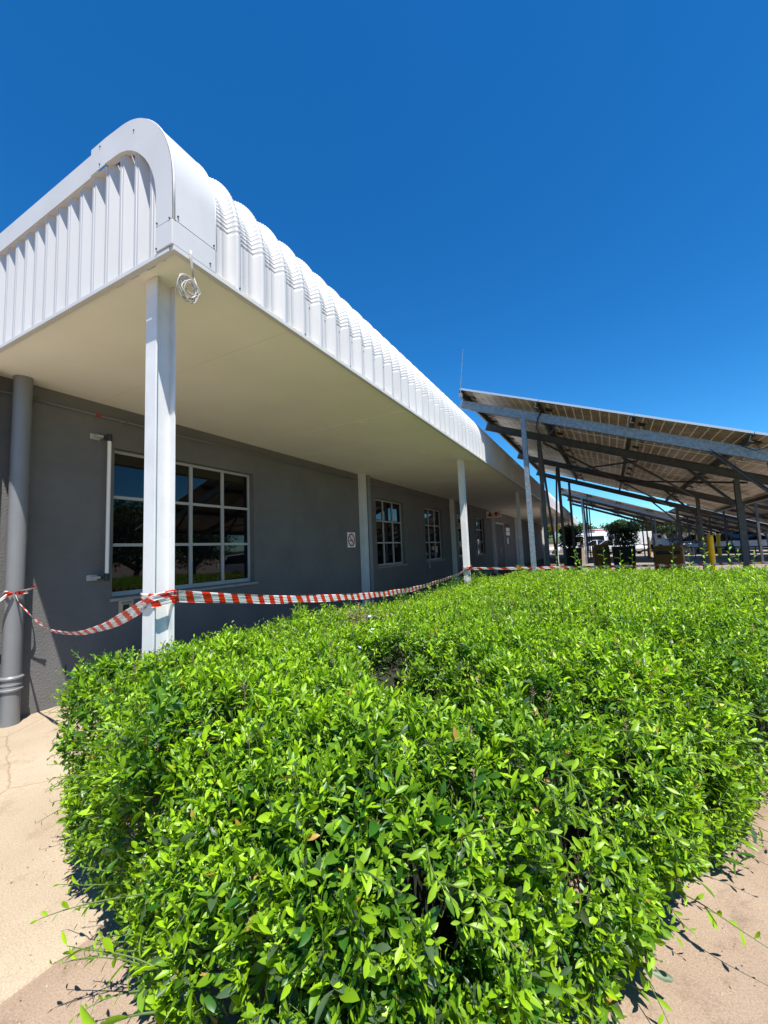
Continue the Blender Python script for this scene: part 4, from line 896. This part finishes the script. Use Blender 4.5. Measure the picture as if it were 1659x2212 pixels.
# ================================================================== CAR PARK OBJECTS
def car(label, paint_m, loc, rz, kind='hatch', group='cars parked in the car park'):
    t = empty('parked_car', loc, label, 'car', group, rz)
    if kind == 'suv': L, Wd, zr, zb, st = 4.6, .92, 1.68, .98, [(-2.28, .55, .86), (-2.1, .38, .98), (-1.6, .3, 1.0), (-.2, .26, 1.0), (.9, .27, 1.0), (1.5, .3, .98), (2.05, .36, .86), (2.3, .5, .70)]; gh = [(-2.12, 1.0, .9), (-1.85, 1.60, .74), (-1.0, 1.68, .70), (.2, 1.66, .70), (1.25, 1.0, .88)]
    elif kind == 'sedan': L, Wd, zr, zb, st = 4.5, .88, 1.43, .9, [(-2.24, .5, .86), (-2.1, .32, .95), (-1.5, .27, .94), (-.2, .22, .90), (.9, .22, .90), (1.5, .27, .86), (2.0, .3, .76), (2.22, .45, .62)]; gh = [(-1.9, .94, .80), (-1.2, 1.38, .66), (-.5, 1.43, .64), (.2, 1.41, .64), (1.15, .9, .82)]
    else: L, Wd, zr, zb, st = 3.9, .84, 1.48, .92, [(-1.92, .5, .9), (-1.85, .34, .98), (-1.3, .27, .96), (-.2, .22, .93), (.8, .22, .92), (1.3, .27, .88), (1.75, .3, .78), (1.94, .45, .64)]; gh = [(-1.84, .95, .80), (-1.6, 1.38, .66), (-.6, 1.48, .64), (.1, 1.46, .64), (1.05, .92, .80)]
    mb = MB(); P = []
    for i, (x, lo, hi) in enumerate(st):
        w_ = Wd*(.86 if i in (0, len(st)-1) else (.97 if i in (1, len(st)-2) else 1))
        P.append([(x, -w_*.9, lo), (x, -w_, lo+.18), (x, -w_*.985, (lo+hi)/2+.08), (x, -w_*.93, hi-.03), (x, -w_*.55, hi+.02), (x, 0, hi+.035), (x, w_*.55, hi+.02), (x, w_*.93, hi-.03), (x, w_*.985, (lo+hi)/2+.08), (x, w_, lo+.18), (x, w_*.9, lo)])
    mb.grid(P); n = len(P[0]); mb.f.append(tuple(range(n))); k = len(mb.v)-n; mb.f.append(tuple(range(k+n-1, k-1, -1)))
    mb.v += []; mb.build('body', paint_m, t, smooth=True, auto=35)
    gl = MB(); Q = [[(x, -w_*1.0, zb-.02 if i not in (1, 2, 3) else zb-.02), (x, -w_, z), (x, 0, z+.01), (x, w_, z), (x, w_, zb-.02)] for i, (x, z, w_) in enumerate(gh)]
    for i, row in enumerate(Q):
        x, z, w_ = gh[i]; wb = Wd*.88; row[0] = (x, -wb, zb-.03); row[4] = (x, wb, zb-.03)
    gl.grid(Q); gl.build('windows', M['cglass'], t, smooth=True, auto=20)
    rf = MB(); rr = [[(x, -w_*.98, z+.012), (x, -w_*.5, z+.03), (x, 0, z+.035), (x, w_*.5, z+.03), (x, w_*.98, z+.012)] for x, z, w_ in gh[1:4]]; rf.grid(rr); rf.build('roof', paint_m, t, smooth=True)
    pl = MB()
    for s in (-1, 1):
        for i0, i1 in ((0, 1), (3, 4)):
            pl.bar((gh[i0][0], s*(Wd*.88 if i0 == 0 else gh[i0][2]), zb if i0 == 0 else gh[i0][1]), (gh[i1][0], s*(Wd*.88 if i1 == 4 else gh[i1][2]), zb if i1 == 4 else gh[i1][1]), [(-.04, -.03), (.04, -.03), (.04, .03), (-.04, .03)])
        for xx in (-.35,): pl.bar((xx, s*Wd*.885, zb), (xx-.03, s*(gh[2][2]+.01), gh[2][1]), [(-.04, -.02), (.04, -.02), (.04, .02), (-.04, .02)])
    pl.build('pillars', paint_m, t)
    wb_ = L*.30; r = .34 if kind == 'suv' else .30
    for sx in (-1, 1):
        for sy in (-1, 1):
            wm = MB(); wm.lathe([(r*.62, -.11), (r*.95, -.11), (r, -.07), (r, .07), (r*.95, .11), (r*.62, .11)], (sx*wb_, sy*(Wd-.09), r), 20, axis='y'); wh = wm.build('wheel', M['tyre'], t, smooth=True, auto=40)
            rm = MB(); rm.lathe([(0, sy*.06), (r*.2, sy*.085), (r*.56, sy*.07), (r*.63, sy*.10)], (sx*wb_, sy*(Wd-.09), r), 20, axis='y')
            for k in range(5):
                a = 2*math.pi*k/5; rm.bar((sx*wb_, sy*(Wd+.005), r), (sx*wb_+r*.6*math.cos(a), sy*(Wd+.01), r+r*.6*math.sin(a)), [(-.03, -.012), (.03, -.012), (.03, .012), (-.03, .012)])
            rm.build('rim', M['rim'], wh)
    for sy in (-1, 1):
        hm = MB(); x = st[-2][0]; hm.box((x-.02, sy*Wd*.88, .62), (x+.16, sy*Wd*.52, .76)); hm.build('headlight', M['lamp'], t, bevel=.02)
        hm = MB(); x = st[0][0]; hm.box((x-.02, sy*Wd*.86, .72), (x+.12, sy*Wd*.62, .95)); hm.build('tail_light', M['red'], t, bevel=.02)
    bm_ = MB(); bm_.box((-L/2+.1, -Wd*.86, .22), (-L/2+.3, Wd*.86, .42)); bm_.box((L/2-.28, -Wd*.84, .22), (L/2-.06, Wd*.84, .42)); bm_.box((-wb_+.4, -Wd*.93, .2), (wb_-.4, Wd*.93, .32)); bm_.build('bumper', M['black'], t, bevel=.03)
    return t
car('white sports utility car in the shade of the carport at the right edge', P_WHITE, (10.9, 43.6, 0), R(-14), 'suv')
car('silver hatchback partly behind the yellow posts in carport shade', P_SILVER, (8.3, 44.6, 0), R(200), 'hatch')
car('silver sports utility car parked deeper in shade left of the tall yellow post', P_SILVER, (9.6, 60.0, 0), R(175), 'suv')
car('white sports utility car with dark glass behind the shaded silver hatchback', P_WHITE, (13.2, 52.5, 0), R(-10), 'suv')
car('dark car in the far shade of the right carports', P_DARK, (8.6, 66.5, 0), R(170), 'sedan')
car('white car standing behind the larger potted bush, wheels showing on both sides', P_WHITE, (1.75, 47.5, 0), R(-22), 'sedan')
car('bright blue hatchback seen above the white bonnet between the planters', P_BLUE, (.6, 58.0, 0), R(20), 'hatch')
car('white hatchback between the planters in front of the pale van', P_WHITE, (-.9, 49.5, 0), R(200), 'hatch')
car('white hatchback half hidden by the left potted bush', P_WHITE, (-3.9, 54.5, 0), R(190), 'hatch')
car('white sedan in bright sun beyond the thin yellow post', P_WHITE, (6.9, 68.0, 0), R(175), 'sedan')
def van(label, loc, rz, L=5.4, h=2.35, box=False, trim=None):
    t = empty('parked_van' if not box else 'box_truck', loc, label, 'van' if not box else 'truck', None, rz); w_ = .98
    if not box:
        P = []
        for x, lo, hi, ww in [(-L/2, .5, h-.1, .95), (-L/2+.15, .35, h, 1), (0, .3, h, 1), (L*.22, .3, h-.02, 1), (L*.36, .32, 1.25, .98), (L*.47, .4, 1.0, .93), (L/2, .5, .8, .85)]:
            a = w_*ww; P.append([(x, -a*.93, lo), (x, -a, lo+.2), (x, -a*.97, (lo+hi)*.55), (x, -a*.86, hi-.08), (x, -a*.7, hi), (x, a*.7, hi), (x, a*.86, hi-.08), (x, a*.97, (lo+hi)*.55), (x, a, lo+.2), (x, a*.93, lo)])
        mb = MB(); mb.grid(P); n = len(P[0]); mb.f.append(tuple(range(n))); k = len(mb.v)-n; mb.f.append(tuple(range(k+n-1, k-1, -1))); mb.build('body', P_WHITE, t, smooth=True, auto=35)
        g_ = MB(); g_.add([(L*.235, -.74, h-.12), (L*.235, .74, h-.12), (L*.365, .82, 1.32), (L*.365, -.82, 1.32)], [(0, 1, 2, 3)])
        for s in (-1, 1): g_.box((L*.02, s*.93, 1.35), (L*.2, s*.985, h-.35)); g_.box((-L*.4, s*.93, 1.35), (-L*.05, s*.985, h-.35))
        g_.v = [(x+(.03 if i < 4 else 0), y, z+(.03 if i < 4 else 0)) for i, (x, y, z) in enumerate(g_.v)]; g_.build('windows', M['cglass'], t)
    else:
        mb = MB(); mb.box((-L/2, -w_*1.05, .75), (L*.22, w_*1.05, h)); mb.build('cargo_box', P_WHITE, t, bevel=.05)
        if trim: mb = MB(); mb.box((-L/2-.01, -w_*1.06, h-.22), (L*.221, w_*1.06, h-.06)); mb.build('roof_stripe', trim, t)
        mb = MB(); P = [[(x, -.92, .45), (x, -.95, 1.1), (x, -.85, hi), (x, .85, hi), (x, .95, 1.1), (x, .92, .45)] for x, hi in ((L*.24, 2.0), (L*.36, 2.0), (L*.44, 1.3), (L*.5, 1.1))]
        mb.grid(P); k = len(mb.v)-6; mb.f.append(tuple(range(k+5, k-1, -1))); mb.f.append(tuple(range(6))); mb.build('cab', P_WHITE, t, smooth=True, auto=30)
        g_ = MB(); g_.add([(L*.372, -.78, 1.93), (L*.372, .78, 1.93), (L*.447, .8, 1.36), (L*.447, -.8, 1.36)], [(0, 1, 2, 3)]); 
        for s in (-1, 1): g_.box((L*.26, s*.88, 1.3), (L*.36, s*.955, 1.8))
        g_.build('windows', M['cglass'], t); mb = MB(); mb.box((-L/2+.1, -.6, .45), (L*.3, .6, .75)); mb.build('chassis', M['black'], t)
    for sx in (-.32, .33):
        for sy in (-1, 1):
            wm = MB(); wm.lathe([(.2, -.12), (.34, -.12), (.36, -.08), (.36, .08), (.34, .12), (.2, .12)], (sx*L, sy*.86, .36), 18, axis='y'); wh = wm.build('wheel', M['tyre'], t, smooth=True, auto=40)
            rm = MB(); rm.lathe([(0, sy*.06), (.21, sy*.09)], (sx*L, sy*.86, .36), 18, axis='y'); rm.build('rim', M['rim'], wh)
    return t
van('white panel van in the sun behind the short white hatchback', (-1.9, 55.0, 0), R(195))
van('white truck with an orange-red stripe along the top of its box', (-.4, 64.0, 0), R(-60), 6.5, 3.0, True, M['red'])
van('white box truck in sun to the right of the large potted bush', (4.2, 58.5, 0), R(15), 5.6, 2.3, True)
# motorcycle in the shade
t = empty('motorcycle', (5.6, 38.5, 0), 'dark motorcycle standing in the shade near the middle carport posts', 'motorcycle', None, R(35))
for x in (-.68, .68):
    mb = MB(); mb.lathe([(.22, -.05), (.30, -.05), (.32, 0), (.30, .05), (.22, .05)], (x, 0, .32), 22, axis='y'); wh = mb.build('wheel', M['tyre'], t, smooth=True)
    mb = MB(); mb.lathe([(0, -.02), (.22, -.03)], (x, 0, .32), 22, axis='y'); mb.build('rim', M['rim'], wh)
mb = MB(); mb.tube([(-.68, 0, .32), (-.2, 0, .42), (.15, 0, .5), (.42, 0, .88)], .04, 8); mb.tube([(.68, -.09, .32), (.44, -.09, .98)], .025, 8); mb.tube([(.68, .09, .32), (.44, .09, .98)], .025, 8); mb.box((-.22, -.16, .28), (.22, .16, .58)); mb.build('frame', M['black'], t)
mb = MB(); mb.lathe([(0, -.28), (.12, -.24), (.15, 0), (.12, .22), (0, .26)], (.12, 0, .82), 14, axis='y'); mb.v = [(.12+(y)*1.0, (x-.12)*.9, z) for x, y, z in mb.v]; mb.build('fuel_tank', P_DARK, t, smooth=True)
mb = MB(); mb.box((-.72, -.13, .74), (-.08, .13, .84)); mb.build('seat', M['black'], t, bevel=.03)
mb = MB(); mb.tube([(.38, -.38, 1.02), (.44, -.12, 1.06), (.44, .12, 1.06), (.38, .38, 1.02)], .014, 8); mb.build('handlebar', M['galv_dark'], t)
mb = MB(); mb.lathe([(0, -.05), (.09, -.04), (.10, .03), (0, .05)], (.55, 0, .9), 14); mb.build('headlight', M['lamp'], t, smooth=True)

def bollard(label, loc, r, h):
    t = empty('bollard', loc, label, 'bollard', 'yellow posts around the car park')
    mb = MB(); mb.lathe([(r, 0), (r, h-.035), (r*1.04, h-.03), (r*1.04, h-.012), (r*.9, h-.002)], (0, 0, 0), 28); mb.build('post', M['yellow'], t, smooth=True, auto=40)
    mb = MB(); mb.lathe([(r*.98, h-.006), (r*.9, h+.018), (r*.65, h+.038), (r*.3, h+.05), (0, h+.054)], (0, 0, 0), 28); mb.build('cap', M['yellow'], t, smooth=True)
bollard('stout yellow post in full sun just beyond the hedge at right', (3.21, 17.07, 0), .094, 1.40)
bollard('yellow post in shade to the right of the silver hatchback front', (7.12, 35.4, 0), .11, 1.5)
bollard('shaded yellow post left of the stout sunlit one', (7.59, 44.7, 0), .11, 1.52)
bollard('thin sunlit yellow post beside the white box truck', (3.43, 39.14, 0), .10, 1.52)
bollard('yellow post rising behind the beige block pillar', (-1.21, 33.31, 0), .13, 1.62)

def cloud(name, c, rad, n, sz, m, parent, base=(0,0,0), squash=1.0, clumps=14, boxy=False, seed=0):
    r2 = np.random.default_rng(seed+5); c = np.array(c, float); rad = np.array(rad, float)
    if boxy: cc = r2.uniform(-.8, .8, (clumps, 3))*rad
    else: cc = unit(r2.normal(0, 1, (clumps, 3)))*(r2.uniform(.2, .8, (clumps, 1)))*rad
    k = r2.integers(0, clumps, n); rr = unit(r2.normal(0, 1, (n, 3)))*(r2.uniform(.25, 1, (n, 1))**.5)*rad*.42
    P = c+cc[k]+rr; D = unit(rr+r2.normal(0, .5, (n, 3))*rad.mean()*.3); N_ = r2.normal(0, 1, (n, 3))+[0, 0, .6]; LL = r2.uniform(.6, 1.3, n)*sz
    V_, F_, kk = leaf_geo(P, D, N_, LL, LL*.5, False); t_ = np.clip(.45+.25*r2.normal(0, 1, clumps)[k]+r2.normal(0, .12, n), 0, 1)
    return fast_mesh(name, V_, F_, m, parent, tint=np.repeat(t_, kk), base=base)
def planter(label, loc, w_, h_, bw, bh, seed):
    t = empty('planter', loc, label, 'planter', 'dark square planters with clipped bushes'); a, b = w_/2, w_/2*.86
    mb = MB(); mb.add([(-b,-b,0),(b,-b,0),(b,b,0),(-b,b,0),(-a,-a,h_),(a,-a,h_),(a,a,h_),(-a,a,h_),(-a+.06,-a+.06,h_),(a-.06,-a+.06,h_),(a-.06,a-.06,h_),(-a+.06,a-.06,h_),(-a+.06,-a+.06,h_-.1),(a-.06,-a+.06,h_-.1),(a-.06,a-.06,h_-.1),(-a+.06,a-.06,h_-.1)],
        [(0,3,2,1),(0,1,5,4),(1,2,6,5),(2,3,7,6),(3,0,4,7),(4,5,9,8),(5,6,10,9),(6,7,11,10),(7,4,8,11),(8,9,13,12),(9,10,14,13),(10,11,15,14),(11,8,12,15),(12,13,14,15)]); mb.build('pot', M['pot'], t)
    rr = random.Random(seed); mb = MB()
    for k in range(9):
        x, y = rr.uniform(-.2, .2), rr.uniform(-.2, .2); mb.tube([(x*.5, y*.5, h_-.1), (x, y, h_+bh*.25), (x*2.2, y*2.2, h_+bh*.7)], [.02, .014, .006], 5)
    bsh = mb.build('bush', M['bark'], t)
    cloud('leaves', (0, 0, h_+bh*.50), (bw/2, bw/2, bh*.46), 5200, .075, M['bushleaf'], bsh, clumps=46, boxy=True, seed=seed)
planter('dark square planter with a dense dark bush in the middle of the walkway', (.84, 20.3, 0), .86, 1.13, 1.12, 1.0, 1)
planter('dark planter with a clipped bush standing close to the building posts', (-1.12, 20.05, 0), .72, 1.14, .84, 1.0, 2)
def bin_(label, loc, w_, d_, h_, rz, hood=True):
    t = empty('litter_bin', loc, label, 'bin', 'ochre bins beside the planters', rz)
    mb = MB(); a, b = w_/2, d_/2
    P = [(-a, -b, 0), (a, -b, 0), (a, b, 0), (-a, b, 0)]
    mb.add(P+[(-a*.98, -b*.98, h_*.86), (a*.98, -b*.98, h_*.86), (a*.98, b*.98, h_*.86), (-a*.98, b*.98, h_*.86)], [(0,3,2,1),(0,1,5,4),(1,2,6,5),(2,3,7,6),(3,0,4,7),(4,5,6,7)]); mb.build('body', M['ochre'], t, bevel=.02)
    mb = MB(); mb.add([(-a*1.03, -b*1.03, h_*.861), (a*1.03, -b*1.03, h_*.861), (a*1.03, b*1.03, h_*.861), (-a*1.03, b*1.03, h_*.861), (-a*.8, -b*.8, h_), (a*.8, -b*.8, h_), (a*.8, b*.8, h_), (-a*.8, b*.8, h_)], [(0,3,2,1),(0,1,5,4),(1,2,6,5),(2,3,7,6),(3,0,4,7),(4,5,6,7)]); mb.build('lid', M['ochre'], t, bevel=.03)
    mb = MB(); mb.box((-a*.8, -b-.012, h_*.70), (a*.8, -b-.002, h_*.82)); mb.build('opening', M['black'], t)
bin_('narrow ochre bin left of the large planter', (0.0, 20.4, 0), .60, .5, 1.25, R(10))
bin_('wide ochre bin right of the large planter near the car park', (2.30, 19.2, 0), .95, .7, 1.12, R(-12))
mb = MB(); mb.box((-1.17, 26.5, 0), (-.85, 26.82, 1.16)); mb.box((-1.2, 26.47, 1.16), (-.82, 26.85, 1.2))
nd(mb.build('block_pillar', M['stone'], base=(-1.01, 26.66, 0), bevel=.01), 'short beige block pillar between the two planters', 'pillar')
t = empty('notice_stand', (-1.15, 24.4, 0), 'low pale box with a small dark mark near the foot of the left planter', 'box')
mb = MB(); mb.box((-.2, -.15, 0), (.2, .15, .42)); mb.build('box', M['signwhite'], t, bevel=.01); mb = MB(); mb.box((-.05, -.156, .16), (.05, -.152, .28)); mb.build('mark', M['bark'], t)
b0 = (-2.72, 30.3, 0)
t = empty('pole_banner', b0, 'yellow curved cap on a white pole between the carport posts', 'banner')
mb = MB(); mb.tube([(0, 0, 0), (0, 0, 2.3)], .05, 10); mb.box((-.12, -.01, 1.2), (.12, .01, 2.25)); mb.build('pole', M['signwhite'], t)
mb = MB(); mb.poly([(-.3, -.03, 2.25), (.45, -.03, 2.2), (.55, -.03, 2.35), (.35, -.03, 2.58), (0, -.03, 2.68), (-.28, -.03, 2.6)], (0, .08, 0)); mb.build('cap', M['yellow'], t, bevel=.02)
# rail on short posts, made up to stand in for the carport shadow
t = empty('shadow_stand_in', (5.0, 29.0, 0), 'added dark rail running beneath the carports behind the sunlit yellow post', 'shade_strip')
mb = MB(); mb.tube([(-2.0, 6.5, .72), (3.0, 1.5, .72), (8, -3.5, .72)], .035, 8); mb.build('shade_strip', M['galv_dark'], t)
for k in range(5): mb = MB(); mb.tube([(-2+2.4*k, 6.5-2.4*k, 0), (-2+2.4*k, 6.5-2.4*k, .72)], .03, 8); mb.build('shade_strip_post', M['galv_dark'], t)
# boundary wall and low building at the far right
t = empty('boundary_building', (22, 84, 0), 'long plain beige building closing the car park behind the shaded cars', 'building')
mb = MB(); mb.box((-14, 0, 0), (30, 8, 3.6)); mb.build('wall', M['beige_wall'], t); mb = MB(); mb.box((-14.3, -.4, 3.6), (30.3, 8.4, 3.85)); mb.build('roof', M['galv_dark'], t)
for k in range(9): mb = MB(); mb.box((-12+4.2*k, -.02, 1.4), (-10.6+4.2*k, -.002, 2.6)); mb.build('window', M['cglass'], t)

def tree(label, loc, h, r, seed, n=6000, sz=.32, trunk_h=None):
    rr = random.Random(seed); t = empty('tree', loc, label, 'tree', 'trees beyond the car park'); th = trunk_h or h*.35
    mb = MB(); mb.tube([(0, 0, 0), (.1, .05, th*.5), (0, .1, th), (.1, 0, h*.7)], [.22, .17, .14, .06], 8); tk = mb.build('trunk', M['bark'], t, smooth=True)
    for k in range(7):
        a = rr.uniform(0, 6.28); e = rr.uniform(.3, .9); L_ = r*rr.uniform(.6, .9); mb = MB()
        mb.tube([(0, .08, th*rr.uniform(.8, 1.1)), (L_*.5*math.cos(a), L_*.5*math.sin(a), th+L_*.4*e), (L_*math.cos(a), L_*math.sin(a), th+L_*e)], [.09, .05, .02], 6); mb.build('limb', M['bark'], tk)
    cloud('crown', (0, 0, th+(h-th)*.5), (r, r, (h-th)*.55), n, sz, M['treeleaf'], t, clumps=34, seed=seed)
for i, (lb, p, h, r) in enumerate([
    ('rounded tree standing just right of the white truck with the red stripe', (2.4, 72, 0), 4.4, 2.6), ('small bushy tree at the far left of the car park gap', (-3.2, 76, 0), 4.4, 3.0),
    ('dark tree behind the white box truck', (8.2, 78, 0), 5.6, 3.4), ('broad tree behind the shaded carports at the centre right', (13.5, 80, 0), 6, 3.6),
    ('low tree seen behind the left planter bush', (-8.5, 74, 0), 5, 3.4)]): tree(lb, p, h, r, 20+i)
tree('tall leafy tree right of the path, mirrored in the left panes of the large window', (9.0, 9.5, 0), 4.6, 2.6, 41, 9000, .16, 1.2)
tree('dense dark tree beyond the path, mirrored low in the large window', (14.0, 14.5, 0), 4.6, 3.4, 42, 9000, .2, .9)
tree('broad tree behind the carports, mirrored in the right panes of the large window', (17.5, 21.0, 0), 4.8, 4.2, 43, 9000, .22, .8)
tree('bushy tree far right of the path, mirrored between two taller ones', (15.0, 9.0, 0), 4.2, 3.4, 44, 8000, .2, .8)
car('white car out of frame, mirrored in the lowest right pane of the large window', P_WHITE, (8.6, 18.2, 0), R(120), 'hatch')
mb = MB(); P = []
for i in range(81):
    a = R(-75+i*1.875); rr_ = 420; hh = 5+3*math.sin(i*.7)+2*math.sin(i*1.9+1)
    P.append([(rr_*math.sin(a), rr_*math.cos(a), -1), (rr_*math.sin(a), rr_*math.cos(a), hh*.7), ((rr_+60)*math.sin(a), (rr_+60)*math.cos(a), hh), ((rr_+90)*math.sin(a), (rr_+90)*math.cos(a), -1)])
mb.grid(P); nd(mb.build('hills', M['hills'], smooth=True), kind='structure')
